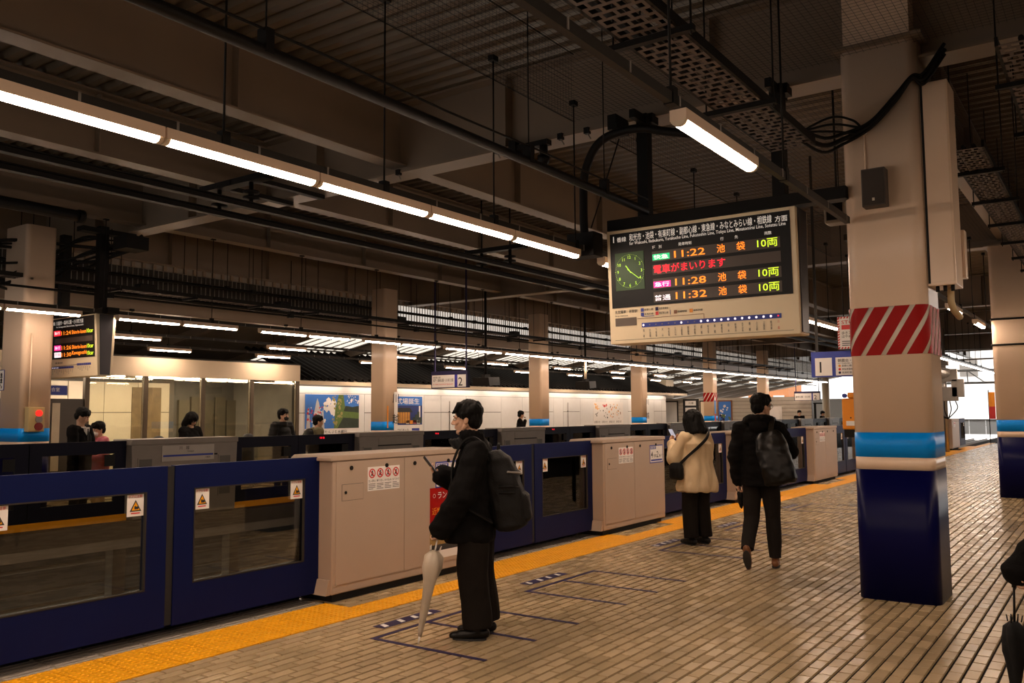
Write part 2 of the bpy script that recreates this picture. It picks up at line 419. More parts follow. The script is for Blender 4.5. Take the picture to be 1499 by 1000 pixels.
# upper left wall: ribbed clerestory over the far platform
wl = bx('wall_left', MGREY, None, -5, 70, 17.05, 17.2, 4.8, 5.9, kind='structure')
m = MB()
for i in range(300): m.box(-5+.25*i, -4.93+.25*i, 17.0, 17.06, 4.8, 5.76)
m.build('wall_rib', BEAM, wl, kind='stuff')
CX2 = [8.0, 16.05, 23.3, 30.4, 37.4, 44.5]
for i, (a, b) in enumerate(((-5, 7), (7.2, 18.5), (18.6, 25.6), (25.8, 33.4), (33.6, 41), (41.2, 49), (49.2, 60))):
    w = MB().box(a, b, 17.1, 17.13, 4.2, 4.8).build('window_%d' % (i+1), DAYC if i > 1 else DGREY, kind='structure')
    m = MB()
    for k in range(int((b-a)/.12)): m.box(a+.12*k, a+.12*k+.008, 17.07, 17.11, 4.2, 4.8)
    m.build('window_mullion', MGREY, w, kind='stuff')
bx('trim_1', BEAM, None, -5, 60, 16.95, 17.2, 3.85, 4.2, kind='structure')
# canopy of the far platform: a lower roof that falls away from the tracks, with skylights
def cz(y): return 4.8-.182*(y-17.2)
can = MB().add([(-5, 17.2, 4.8), (75, 17.2, 4.8), (75, 29, cz(29)), (-5, 29, cz(29)), (-5, 17.2, 4.87), (75, 17.2, 4.87), (75, 29, cz(29)+.07), (-5, 29, cz(29)+.07)],
               [(3,2,1,0), (4,5,6,7), (0,1,5,4), (1,2,6,5), (2,3,7,6), (3,0,4,7)]).build('ceiling_canopy', DECK, kind='structure')
def slab(x0, x1, y0, y1, d0, d1):
    m = MB(); m.add([(x, y, cz(y)-d) for d in (d1, d0) for x, y in ((x0, y0), (x1, y0), (x1, y1), (x0, y1))], [(3,2,1,0), (4,5,6,7), (0,1,5,4), (1,2,6,5), (2,3,7,6), (3,0,4,7)]); return m
for i in range(22):
    x = -3+3.55*i
    slab(x-.08, x+.08, 17.2, 29, 0, .22).build('canopy_beam', BEAM, can)
    if x < 17.2: continue
    for y0, y1 in ((18.9, 20.5), (20.75, 22.3), (22.6, 24.2)):
        s = slab(x+.45, x+3.1, y0, y1, .004, .02).build('skylight', DAYP, can)
        m = MB()
        for k in range(7):
            q = slab(x+.45+.44*k, x+.49+.44*k, y0, y1, .02, .05); m.add(q.v, q.f)
        m.build('skylight_bar', MGREY, s)
# white panel wall of the far platform
wf = bx('wall_far', WALLJ, None, 17.45, 44, 20.54, 20.7, 0, 2.75, kind='structure')
x = 17.47; k = 0
while x < 43.9:
    w = (.95, 1.5, .8, 1.5, 1.5)[k % 5]; x1 = min(x+w, 43.98)
    zs = [(.02, .95), (.97, 1.68), (1.70, 2.30)] if k % 5 not in (2, 4) else [(.02, 2.30)]
    for a, b in zs: bx('wall_panel', WALLW, wf, x+.008, x1-.008, 20.50, 20.545, a, b)
    x = x1; k += 1
bx('top_panel', WALLW, wf, 17.45, 44, 20.50, 20.54, 2.31, 2.52)
# tiled awning above that wall, dark, with a pale eave
aw = MB()
x = 17.5
n = 0; prof = []
while x < 46:
    for q in range(6):
        prof.append((x+.3*q/6, .05*math.sin(2*PI*q/6)))
    x += .3
n = len(prof)
V = [(a, y, z+dz) for y, z in ((20.15, 2.72), (22.6, 3.75)) for a, dz in prof]
aw.add(V, [(i, i+1, n+i+1, n+i) for i in range(n-1)], True)
aw.add([(a, b, c+.03) for a, b, c in V], [(i, i+1, n+i+1, n+i) for i in range(n-1)], True)
aw.add([(a, 20.15, 2.72+d+e) for e in (0, .03) for a, d in prof], [(i, i+1, n+i+1, n+i) for i in range(n-1)])
awn = thing('awning', 'long dark corrugated awning above the white panelled wall', 'awning', (30, 20.15, 2.7))
aw.build('roof_sheet', ROOFT, awn)
bx('eave_board', CREAMB, awn, 17.5, 46, 20.12, 20.20, 2.55, 2.67)
bx('soffit', WALLW, awn, 17.5, 46, 20.16, 20.52, 2.60, 2.63)
for i in range(11):
    bx('strip_light', TUBE2, awn, 17.6+2.4*i, 19.7+2.4*i, 20.22, 20.27, 2.56, 2.60)
for i in range(5):
    x = 20+5*i
    m = MB(); m.add([(x-.06, 20.2, 2.7), (x+.06, 20.2, 2.7), (x+.06, 22.5, 3.66), (x-.06, 22.5, 3.66), (x-.06, 20.2, 2.6), (x+.06, 20.2, 2.6), (x+.06, 22.5, 3.5), (x-.06, 22.5, 3.5)],
                    [(3,2,1,0), (4,5,6,7), (0,1,5,4), (1,2,6,5), (2,3,7,6), (3,0,4,7)])
    m.build('bracket', BEAM, awn)
# ---------------------------------------------------------------- pillars
def pillar(name, x0, x1, y0, y1, top, label, group, r=.09, wrap=None, bands=True, cap=True):
    t = thing(name, label, 'pillar', ((x0+x1)/2, (y0+y1)/2, 0), group)
    def seg(nm, mat, z0, z1, e=0.):
        q = rsq(x0-e, x1+e, y0-e, y1+e, r)
        MB().loft([[(a, b, z0) for a, b in q], [(a, b, z1) for a, b in q]]).build(nm, mat, t)
    seg('dark_blue_band', NAVY, 0, 1.13, .003); seg('white_band', WHITEP, 1.13, 1.24)
    seg('sky_blue_band', CYAN, 1.24, 1.455, .002); seg('shaft', WHITEP, 1.455, top)
    if cap:
        bx('cap_plate', BEAM, t, x0-.06, x1+.06, y0-.06, y1+.06, top, top+.03)
    if wrap:
        z0, z1 = wrap; e = .004
        seg('warning_wrap', CREAM, z0, z1, e)
        e += .004; q = rsq(x0-e, x1+e, y0-e, y1+e, r, 9); q.append(q[0])
        cum = [0]
        for a, b in zip(q, q[1:]): cum.append(cum[-1]+math.hypot(b[0]-a[0], b[1]-a[1]))
        Lp = cum[-1]
        def at(s):
            s %= Lp
            for i in range(len(q)-1):
                if s <= cum[i+1]:
                    f = (s-cum[i])/max(1e-9, cum[i+1]-cum[i]); return (q[i][0]+(q[i+1][0]-q[i][0])*f, q[i][1]+(q[i+1][1]-q[i][1])*f)
            return q[-1]
        n = round(Lp/.172); P = Lp/n
        for k in range(n):
            m = MB(); NS, NZ = 8, 10
            V = []
            for iz in range(NZ+1):
                z = z0+(z1-z0)*iz/NZ
                for i in range(NS+1):
                    a = at(k*P+P*.74*i/NS+(z-z0)*.60); V.append((a[0], a[1], z))
            m.add(V, [(iz*(NS+1)+i, iz*(NS+1)+i+1, (iz+1)*(NS+1)+i+1, (iz+1)*(NS+1)+i) for iz in range(NZ) for i in range(NS)], True)
            m.build('red_stripe', RED, t)
    return t
p1 = pillar('pillar', 8.17, 8.83, 1.33, 1.99, 4.97, 'nearest white pillar with a red striped wrap and a dark blue base', 'pillars of the near platform', wrap=(2.14, 2.57))
bx('upper_shaft', WHITEP, p1, 8.2, 8.8, 1.38, 1.95, 5.0, 5.76)
p2 = pillar('pillar', 18.78, 19.44, 1.30, 1.96, 4.78, 'white pillar at the right edge, without stripes, further down the near platform', 'pillars of the near platform')
for z in (3.35, 2.86):
    MB().loft([[(a, b, z) for a, b in rsq(18.76, 19.46, 1.28, 1.98, .09)], [(a, b, z+.035) for a, b in rsq(18.76, 19.46, 1.28, 1.98, .09)]]).build('strap', BLACK, p2)
names = ['white column with a red signal lamp box at the left edge of the far platform',
 'white column between the two landscape posters', 'white column beside the far platform sign, right of the capped passer-by',
 'white column right of the calendar poster', 'white column with red striped wrap behind the woman in beige', 'farthest white column of the far platform']
cols2 = []
for i, (x, y, d) in enumerate(((6.9, 14.5, .75), (15.86, 15, .5), (23.0, 15, .5), (30.07, 15, .5), (37.17, 15, .5), (44.3, 15, .5))):
    cols2.append(pillar('pillar', x, x+.5, y, y+d, 4.8, names[i], 'columns of the far platform', .07, wrap=(2.1, 2.5) if i == 4 else None, cap=False))
# station name strips on two columns
for c, x in ((cols2[1], 16.2), (cols2[3], 30.42)):
    F = Face((x, 14.995, 1.15), (1, 0, 0), (0, 0, 1), (0, -1, 0))
    F.rect('name_strip', WHITEPR, c, 0, 0, .13, 1.05)
    F.text(BLACKP, c, '川\n\n越', .065, .25, .75, d=.008, align='c')
F = Face((15.86, 14.995, 1.3), (1, 0, 0), (0, 0, 1), (0, -1, 0))
F.rect('yellow_strip', ORANGE, cols2[1], .09, .0, .13, .55)
F = Face((37.17, 14.995, 1.2), (1, 0, 0), (0, 0, 1), (0, -1, 0))
F.rect('blue_strip', CYAN, cols2[4], .10, .35, .22, .95); F.rect('red_strip', REDP, cols2[4], .10, .0, .22, .35); F.rect('white_strip', WHITEPR, cols2[4], .10, .95, .22, 1.1)

# things fixed to the near pillar
sp = thing('wall_speaker', 'dark grey box speaker on the near pillar high above the stripes', 'speaker', (8.17, 1.7, 3.63))
bx('case', pm('speaker_brown', (.075, .06, .05), .6), sp, 8.03, 8.168, 1.60, 1.80, 3.46, 3.80, bevel=.006)
bx('grille', pm('speaker_cloth', (.05, .04, .034), .9), sp, 8.024, 8.03, 1.612, 1.788, 3.472, 3.788)
bx('badge', CREAM, sp, 8.02, 8.025, 1.69, 1.71, 3.505, 3.53)
cd = thing('conduit', 'thin pale conduit running down the near pillar to the speaker', 'pipe', (8.16, 1.78, 3.8))
MB().tube([(8.158, 1.785, 4.22), (8.158, 1.785, 3.80)], .009).build('tube', WHITEP, cd)
bx('saddle', CREAM, cd, 8.145, 8.17, 1.76, 1.81, 4.15, 4.19)
tc = thing('equipment_cabinet', 'tall narrow white cabinet on the right flank of the near pillar', 'cabinet', (8.42, 1.31, 2.73))
bx('case', WHITEP, tc, 8.24, 8.62, 1.10, 1.328, 2.73, 4.55, bevel=.008)
bx('door', WHITEP, tc, 8.232, 8.24, 1.115, 1.30, 2.76, 4.52)
bx('dark_gap', DARKGAP, tc, 8.236, 8.239, 1.302, 1.322, 2.75, 4.53)
for y in (1.14, 1.2, 1.26): MB().tube([(8.3, y, 2.73), (8.3, y, 2.68)], .016).build('cable_gland', BLACK, tc)
MB().tube([(8.45, 1.18, 2.73), (8.45, 1.18, 2.60), (8.47, 1.17, 2.54), (8.53, 1.15, 2.50), (8.62, 1.14, 2.48)], .03, 10).build('drain_elbow', pm('yellowed_pvc', (.5, .38, .2), .5), tc)
jb = thing('junction_box', 'small white box behind the tall cabinet of the near pillar', 'box', (8.78, 1.2, 2.9))
bx('case', WHITEP, jb, 8.70, 8.82, 1.08, 1.328, 2.84, 3.28, bevel=.006); bx('lid', WHITEP, jb, 8.694, 8.70, 1.09, 1.32, 2.86, 3.26)
# sagging cables across the near pillar
cb = thing('cable_bundle', 'black cables sagging across the upper near pillar', 'cable', (8.1, 1.7, 4.3))
def catmull(P, n=8):
    P = [Vector(p) for p in P]; P = [2*P[0]-P[1]]+P+[2*P[-1]-P[-2]]; out = []
    for i in range(1, len(P)-2):
        a, b, c, d = P[i-1:i+3]
        for k in range(n):
            t = k/n; out.append(.5*((2*b)+(c-a)*t+(2*a-5*b+4*c-d)*t*t+(3*b-a-3*c+d)*t**3))
    return out+[P[-2]]
for off, r in ((0, .022), (.05, .016), (-.045, .014)):
    MB().tube(catmull([(7.4, 2.25, 4.12+off), (7.9, 2.1, 4.05+off*1.4), (8.1, 1.95, 4.13+off), (8.12, 1.72, 4.22+off*.6), (8.12, 1.5, 4.42+off*.6), (8.13, 1.36, 4.58+off*.3), (8.16, 1.27, 4.56+off), (8.2, 1.1, 4.8+off)]), r).build('cable', BLACK, cb)
for k in range(3):
    MB().tube(catmull([(7.5, 2.35, 4.0+.05*k), (7.95, 2.05, 4.30-.06*k), (8.12, 1.88-.03*k, 4.30-.07*k), (8.15, 1.79, 4.2)]), .011).build('cable_loop', BLACK, cb)

# ---------------------------------------------------------------- LED strip lamps, their rails and rods
def make_lamp(L):
    """local coordinates: lamp along x from 0 to L, tube centre at z = 0"""
    t = thing('strip_lamp', 'lamp', 'lamp')
    bx('housing', WHITEP, t, 0, L, -.05, .05, .010, .075)
    m = MB(); n = 10; rings = []
    for x in (.03, L-.03): rings.append([(x, .043*math.cos(a), -.030*abs(math.sin(a))**.8+.012) for a in [PI*k/n for k in range(n+1)]])
    m.loft(rings); m.build('diffuser', TUBE, t)
    for x in (0, L-.03):
        m = MB(); m.loft([[(x+q, .045*math.cos(a), -.034*math.sin(a)+.013) for a in [PI*k/n for k in range(n+1)]] for q in (0, .03)]); m.build('end_cap', CREAMB, t)
    return t
proto = make_lamp(1.185)
used = [False]
def nth(i): return ORD[i] if i < len(ORD) else 'far'
def lamp(x, y, z, label, group=None):
    o = proto if not used[0] else dup(proto, None)
    used[0] = True; o.location = (x, y, z); o['label'] = label
    if group: o['group'] = group
    elif 'group' in o: del o['group']
LG = 'strip lamps over the near platform edge'
k0 = [2.913+1.197*k for k in range(-5, 4)]
for i, x in enumerate(k0):
    if x < 1.0: lamp(x, 4.555, 3.264, 'strip lamp of the near row beyond the left edge of view', LG)
    else: lamp(x, 4.555, 3.264, 'long bright strip lamp, %s from the left in the nearest hanging row' % ORD[i-4], LG)
x = 8.2; i = 0
while x < 48:
    if x > 18.6 and x < 19.2: x += .3
    lamp(x, 4.555, 3.264, '%s strip lamp of the near row counted onward from the big departure board' % nth(i), LG); x += 1.2; i += 1
for i in range(22): lamp(-12+1.7*i, -1.24, 3.27, 'strip lamp of the row on the right side of the platform, out of view', 'strip lamps out of view at the right')  # unseen row, mirrors the near one, added to light pillar and right floor
for i in range(7): lamp(-12.6+1.197*i, 4.555, 3.264, 'strip lamp of the near row beyond the left edge of view', LG)
for x in (-7, -5.8, -4.4, -3.1, -.6, .6): lamp(x, 1.95, 3.27, 'added strip lamp of the right rail beyond the top edge of view', 'strip lamps of the right rail')  # unseen lamps added to brighten the faces of pillar and board
for x, l in ((4.42, 'single strip lamp in front of the big departure board'), (-1.8, 'single strip lamp of the right rail beyond the left edge of view'),
             (15.15, 'small bright strip lamp just right of the near pillar'), (18.2, 'small strip lamp partly behind the right edge pillar')):
    lamp(x, 2.16 if x > 10 else 1.95, 3.27, l, 'strip lamps of the right rail')
G2 = 'strip lamps along the far platform edge'
A = [(5.0, 'far platform strip lamp cut by the left edge, over the small departure board'), (6.21, 'strip lamp directly over the small departure board'), (8.01, 'strip lamp right of the small departure board'), (9.24, 'second strip lamp right of the small departure board'),
     (10.95, 'strip lamp left of the pair that meets the first wide white column'), (12.17, 'strip lamp left of the first wide white column of the far platform'), (13.79, 'strip lamp crossing in front of the white column between the posters'),
     (15.02, 'strip lamp just right of the white column between the posters'), (16.61, 'strip lamp left of the pole over the hanging platform two sign'), (17.83, 'strip lamp over the hanging platform two sign')]
for x, l in A: lamp(x, 13.69, 3.264, l, G2)
x = 19.16; i = 0
while x < 50: lamp(x, 13.69, 3.264, '%s strip lamp after the platform two sign in the row over the far gates' % nth(i), G2); x += 1.22; i += 1
for i, x in enumerate((9.7, 13.75, 17.95, 22.6, 26.7, 31, 35, 39, 43, 47)): lamp(x, 16.87, 3.264, '%s strip lamp from the left in the scattered row in front of the waiting room' % ORD[i], 'strip lamps under the far canopy')
for i, x in enumerate((12.25, 15.5, 19.5, 23.7, 28, 32, 36, 40, 44)): lamp(x, 19.5, 3.264, '%s strip lamp from the left in the rearmost row, just above the pale fascia' % ORD[i], 'strip lamps under the far canopy')
def rail(label, y, z, a, b, rods, ztop, group):
    t = thing('lamp_rail', label, 'rail', ((a+b)/2, y, z), group)
    bx('channel', DGREY, t, a, b, y-.022, y+.022, z+.076, z+.135)
    for x in rods:
        MB().tube([(x, y, z+.13), (x, y, ztop)], .008, 6).build('hanger_rod', BLACK, t)
        bx('clamp', BLACK, t, x-.03, x+.03, y-.03, y+.03, z+.07, z+.17)
        bx('top_clip', BLACK, t, x-.04, x+.04, y-.03, y+.03, ztop-.03, ztop+.02)
    m = MB()
    x = a+.4
    while x < b: m.box(x-.008, x+.008, y-.026, y+.026, z+.08, z+.14); x += .6
    m.build('strap_field', MGREY, t, kind='stuff'); return t
rail('dark rail carrying the nearest row of strip lamps', 4.555, 3.264, -13, 48, [-1, .55, 1.95, 3.34, 4.80, 6.23, 7.66]+[9.2+1.6*k for k in range(20)], 4.90, 'lamp rails')
rail('dark rail above the lamp in front of the big departure board', 1.95, 3.27, -8, 8.12, [-1, 1, 4.33, 6.3], 4.85, 'lamp rails')
rail('dark rail of the lamp row on the right side of the platform, out of view', -1.24, 3.27, -13, 26, [-9, -5, -1, 3, 7, 11, 15, 19, 23], 4.9, 'lamp rails')
rail('dark rail with small lamps to the right of the near pillar', 2.16, 3.27, 8.9, 48, [9.5, 11.5, 13.2, 15.1, 16.4, 18.0, 20]+[22+2*k for k in range(12)], 4.85, 'lamp rails')
rail('dark rail carrying the lamps above the far gates', 13.69, 3.264, 3, 50, [5.7, 7.77, 9.86, 12.0, 14.2, 16.3]+[18.2+1.7*k for k in range(18)], 4.93, 'lamp rails')
rail('dark rail with lamps in the middle of the far platform', 16.87, 3.264, 4, 60, [5, 8, 10.2, 14.3, 18.4, 22.2, 27, 31.3, 35.4, 39.3], 3.86, 'lamp rails')
rail('dark rail with lamps close to the white far wall', 19.5, 3.264, 4, 60, [5, 9, 12.8, 16.1, 20.1, 24.3, 28.6, 32.5, 36.6], 3.98, 'lamp rails')

# ---------------------------------------------------------------- platform screen doors
def leaf(t, x0, x1, y, mat, stickers=True):
    m = MB(); w0, w1, b0, b1 = x0+.17, x1-.17, .375, 1.085
    for a in ((x0, w0, .08, 1.27), (w1, x1, .08, 1.27), (w0, w1, .08, b0), (w0, w1, b1, 1.27)): m.box(a[0], a[1], y, y+.06, a[2], a[3])
    m.build('door_frame', mat, t)
    bx('pane', PANE, t, w0, w1, y+.02, y+.03, b0, b1)
    if not stickers: bx('leaf_gap_shade', DARKGAP, t, x0, x1, y+.035, y+.055, -.002, .08)  # dark bar drawn for the shaded gap under the leaf
    bx('sealing_strip', DARKGAP, t, x1, x1+(.063 if stickers else .01), y+.01, y+.05, .09, 1.265)
    if stickers:
        m = MB()
        for a in ((w0-.004, w0+.008, b0-.004, b1+.004), (w1-.008, w1+.004, b0-.004, b1+.004), (w0, w1, b0-.004, b0+.006), (w0, w1, b1-.006, b1+.004)): m.box(a[0], a[1], y-.003, y+.02, a[2], a[3])
        m.build('window_trim', DGREY, t)
        for sx in (w0+.012, w1-.142):
            F = Face((sx, y+.018, .92), (1, 0, 0), (0, 0, 1), (0, -1, 0))
            st = F.rect('warning_sticker', WHITEPR, t, 0, 0, .13, .165, d=0, t=.004)
            m = MB(); F.poly_in(m, [(.02, .035), (.11, .035), (.065, .118)], .005, .001); m.build('black_triangle', BLACKP, st)
            m = MB(); F.poly_in(m, [(.033, .043), (.097, .043), (.065, .103)], .0065, .001); m.build('yellow_triangle', ORANGE if False else YEL, st)
            m = MB(); F.poly_in(m, [(.055, .05), (.085, .05), (.088, .062), (.078, .072), (.068, .068), (.06, .078), (.054, .07)], .008, .001); m.build('trapped_hand', BLACKP, st)
            F.text(REDP, st, 'ドアに注意', .065, .132, .02, w=.1, d=.005, align='c'); m = MB(); F.rect_in(m, .03, .018, .1, .026, .005, .0005); m.build('small_print', REDP, st)
lab = ['blue door leaf cut by the left edge of view, nearest on the near platform', 'blue door leaf left of the nearest white gate cabinet', 'blue door leaf behind the backpack of the man with the umbrella', 'blue door leaf left of the white cabinet with the number plate four two',
       'blue door leaf behind the woman in the beige coat', 'blue door leaf right of the woman in the beige coat', 'blue door leaf right behind the walking man', 'blue door leaf just left of the white cabinet near the pillar']
src = thing('platform_door', lab[0], 'gate', (0, 5.9, 0), 'blue sliding doors of the near platform')
leaf(src, 0, 1.445, 5.9, NAVY2)
first = True; k = 0
for a, b in DOORS:
    c = (a+b)/2
    for x in (c-1.485, c+.025):
        l = lab[k] if k < 8 else 'blue door leaf, %s of those beyond the cabinet next to the near pillar' % nth(k-8); k += 1
        if first: src.location = (x, 5.9, 0); src['label'] = l; first = False
        else: dup(src, None, (x, 5.9, 0), l)
def cabinet(t, y, W_, plain=False):
    """local x from 0 to W_, front at y"""
    m = MB(); m.prism([(y, .07), (y+.5, .07), (y+.5, 1.235), (y, 1.235)], 'x', .0, W_); m.build('body', CABW, t, bevel=.012)
    m = MB(); m.prism([(-.035, 1.235), (W_+.02, 1.235), (W_+.02, 1.27), (W_, 1.285), (.0, 1.285), (-.035, 1.262)], 'y', y-.012, y+.51); m.build('lid', CABE, t, bevel=.006)
    m = MB(); m.prism([(-.05, .07), (.0, .07), (.0, .2), (-.015, .2)], 'y', y+.02, y+.48); m.build('flared_foot', CABE, t)
    bx('plinth', DARKGAP, t, .05, W_-.05, y+.05, y+.45, 0, .07)
    s = W_*.475
    for a, b in ((.04, s-.004), (s+.004, W_-.015)): bx('front_panel', CABW, t, a, b, y-.006, y, .15, 1.225)
    for x in (.22, .68, 1.08, 1.6):
        m = MB(); m.tube([(x, y-.006, 1.165), (x, y-.014, 1.165)], .02, 12); m.build('lock', BLACK, t)
    F = Face((0, y-.006, 0), (1, 0, 0), (0, 0, 1), (0, -1, 0))
    h = F.rect('hatch', CABW, t, .11, .88, .37, 1.02, 0, .003)
    m = MB()
    for q in ((.106, .876, .374, .88), (.106, 1.02, .374, 1.024), (.106, .876, .11, 1.024), (.37, .876, .374, 1.024)): F.rect_in(m, *q, 0, .001)
    m.build('hatch_edge', CABGD, h); m = MB(); F.disc_in(m, .15, .95, .014, .004, .004); m.build('hatch_lock', BLACK, h)
    st = F.rect('rule_sticker', WHITEPR, t, .43, .94, .86, 1.16, 0, .001)
    for i in range(4):
        u = .485+.107*i
        m = MB(); F.ring_in(m, u, 1.10, .033, .044, .003); F.line_in(m, (u-.026, 1.126), (u+.026, 1.074), .009, .003); m.build('red_ring', REDP, st)
        m = MB(); F.disc_in(m, u+.004, 1.118, .009, .002, .0005, 8); F.line_in(m, (u+.002, 1.11), (u-.004, 1.09), .014, .002); F.line_in(m, (u-.002, 1.092), (u-.018, 1.076), .008, .002); F.line_in(m, (u-.002, 1.092), (u+.014, 1.074), .008, .002); F.line_in(m, (u, 1.107), (u+.02, 1.1), .006, .002)
        m.build('climbing_figure', BLACKP, st)
        F.text(BLACKP, st, ('立入禁止', '乗り出し', 'かけ込み', '立てかけ')[i], u, 1.02, .022, w=.095, d=.002, align='c')
        m = MB()
        for j in range(4): F.rect_in(m, u-.045, .955+.015*j, u+.045-(.03 if j == i else 0), .96+.015*j, .002, .0005)
        m.build('small_print', BLACKP, st)
def number_plate(t, y, text):
    F = Face((0, y-.006, 0), (1, 0, 0), (0, 0, 1), (0, -1, 0))
    pl = F.rect('number_plate', BLUEP, t, 1.395, .895, 1.835, 1.16, 0, .002)
    F.rect('plate_field', WHITEPR, pl, 1.41, .91, 1.82, 1.145, .002, .001)
    F.rect('plate_header', BLUEP, pl, 1.42, 1.10, 1.60, 1.14, .003, .001)
    F.text(WHITEPR, pl, '乗車位置', 1.43, 1.108, .026, w=.15, d=.005)
    F.text(BLACKP, pl, text[0], 1.43, .975, .12, d=.004); F.text(BLACKP, pl, '号車', 1.515, .975, .05, d=.004); F.text(BLACKP, pl, text[1], 1.62, .975, .12, d=.004); F.text(BLACKP, pl, '番ドア', 1.70, .975, .045, d=.004)
    F.rect('plate_bar', BLUEP, pl, 1.43, .925, 1.80, .95, .003, .001)
cl = ['white gate cabinet with a red poster, beside the man with the umbrella', 'white gate cabinet with the number plate four two', 'white gate cabinet hidden behind the walking man', 'white gate cabinet next to the near pillar']
for i, x in enumerate((5.405, 10.29, 15.16, 20.06, 24.95, 29.83, 34.7, 39.6)):
    if i < 2:
        t = thing('gate_cabinet', cl[i], 'gate', (0, 0, 0), 'white gate cabinets of the near platform')
        cabinet(t, 5.73, 1.96 if i == 0 else 1.9); t.location = (x, 0, 0)
        # parts were laid out from x = 0, so they follow the empty
        if i == 1: cab_src = t
        tgt = t
    else:
        tgt = dup(cab_src, None, (x, 0, 0), cl[i] if i < 4 else '%s white gate cabinet beyond the one next to the near pillar' % ORD[i-4])
    if i == 0: cab1 = t
def local_of(t):
    """run a builder in the local frame of a thing"""
    class Ctx:
        def __enter__(s): s.l = t.location.copy(); t.location = (0, 0, 0)
        def __exit__(s, *a): t.location = s.l
    return Ctx()
with local_of(cab1):
    number_plate(cab1, 5.73, '41')
    F = Face((0, 5.724, 0), (1, 0, 0), (0, 0, 1), (0, -1, 0))
    po = F.rect('red_poster', RED, cab1, 1.31, .55, 1.86, .90, 0, .002)
    F.rect('poster_picture', pm('poster_ochre', (.30, .19, .06), .5, var=.7, scale=22), po, 1.31, .33, 1.86, .55, 0, .002)
    F.rect('poster_foot', BLACKP, po, 1.31, .27, 1.86, .33, 0, .002); F.rect('poster_margin', WHITEPR, po, 1.31, .19, 1.86, .27, 0, .002)
    m = MB(); F.ring_in(m, 1.375, .82, .016, .02, .003); m.build('logo_ring', WHITEPR, po)
    F.text(WHITEPR, po, 'ラン', 1.43, .79, .07, d=.004); F.text(ORANGE, po, '近物', 1.34, .63, .07, d=.004); F.text(WHITEPR, po, '物見', 1.46, .38, .09, d=.004)
with local_of(cab_src): number_plate(cab_src, 5.73, '42')


# gates of the far platform, seen from the track side
def grey_cab(t, y, W_):
    m = MB(); m.prism([(.04, .08), (W_-.03, .08), (W_, 1.2), (.0, 1.2)], 'y', y, y+.5); m.build('body', CABG, t, bevel=.012)
    m = MB(); m.prism([(-.02, 1.2), (W_+.01, 1.2), (W_+.01, 1.285), (.0, 1.285)], 'y', y-.012, y+.51); m.build('lid', CABG, t, bevel=.006)
    bx('plinth', DARKGAP, t, .05, W_-.05, y+.05, y+.45, 0, .08)
    for a, b in ((.12, .34), (W_-.36, W_-.14)):
        bx('recess', CABGD, t, a, b, y-.004, y+.002, .35, .98); bx('recess_rim', CABG, t, a-.02, a, y-.012, y, .33, 1.0)
        bx('recess_rim', CABG, t, a, b, y-.012, y, .98, 1.0)
    bx('upper_panel', CABG, t, .55, W_-.55, y-.006, y, .92, 1.17)
    bx('slot', DARKGAP, t, .52, W_-.4, y-.009, y-.005, 1.0, 1.025)
gl = ['grey back of the gate cabinet with the station name plate across the tracks', 'grey gate cabinet back in front of the column between the posters', 'grey gate cabinet back right of the man with the umbrella', 'grey gate cabinet back behind the white cabinet four two']
gsrc = thing('gate_cabinet', gl[0], 'gate', (0, 0, 0), 'grey gate cabinets of the far platform'); grey_cab(gsrc, 12.3, 1.92)
xs2 = [7.5+4.8*k for k in range(9)]
for i, x in enumerate(xs2):
    if i: dup(gsrc, None, (x, 0, 0), gl[i] if i < 4 else '%s grey gate cabinet back to the right of the white cabinet four two' % ORD[i-4])
gsrc.location = (7.5, 0, 0)
with local_of(gsrc):
    F = Face((0, 12.29, 0), (1, 0, 0), (0, 0, 1), (0, -1, 0))
    pl = F.rect('name_plate', pm('plate_grey', (.42, .38, .34), .5), gsrc, .5, .93, 1.45, 1.175, 0, .006)
    F.text(BLACKP, pl, '川　越', .8, 1.105, .055, d=.008); F.rect('plate_bar', BLUEP, pl, .52, 1.0, 1.43, 1.03, .006, .002); F.text(BLACKP, pl, 'Kawagoe', .95, 1.06, .03, d=.008)
    F.text(BLACKP, pl, '川越市', 1.28, .955, .03, d=.008)
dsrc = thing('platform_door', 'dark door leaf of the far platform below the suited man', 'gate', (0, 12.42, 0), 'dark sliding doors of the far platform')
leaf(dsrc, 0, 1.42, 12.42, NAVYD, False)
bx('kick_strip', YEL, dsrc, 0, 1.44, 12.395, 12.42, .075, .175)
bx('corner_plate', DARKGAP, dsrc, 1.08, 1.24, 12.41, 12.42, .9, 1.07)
first = True
dl = {5: 'dark door leaf of the far platform at the left edge', 6: 'dark door leaf of the far platform below the suited man', 9: 'dark door leaf of the far platform below the masked man', 10: 'dark door leaf of the far platform in front of the bamboo poster'}
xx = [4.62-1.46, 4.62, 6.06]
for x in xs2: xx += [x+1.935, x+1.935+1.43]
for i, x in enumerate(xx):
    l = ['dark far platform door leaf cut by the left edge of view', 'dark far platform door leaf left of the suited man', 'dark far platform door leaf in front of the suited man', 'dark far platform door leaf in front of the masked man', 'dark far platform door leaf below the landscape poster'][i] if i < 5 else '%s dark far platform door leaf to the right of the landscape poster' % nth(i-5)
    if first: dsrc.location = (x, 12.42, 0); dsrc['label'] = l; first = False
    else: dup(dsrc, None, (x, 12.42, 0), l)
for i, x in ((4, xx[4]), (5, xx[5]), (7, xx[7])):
    F = Face((x, 12.415, 1.17), (1, 0, 0), (0, 0, 1), (0, -1, 0))
    F.text(E_RED, None, '号車 番', .5, .02, .035, name='red_marker', label='small red lettering on the far door rail, number %s from the masked man' % ORD[[4, 5, 7].index(i)], cat='lettering', group='red rail lettering')
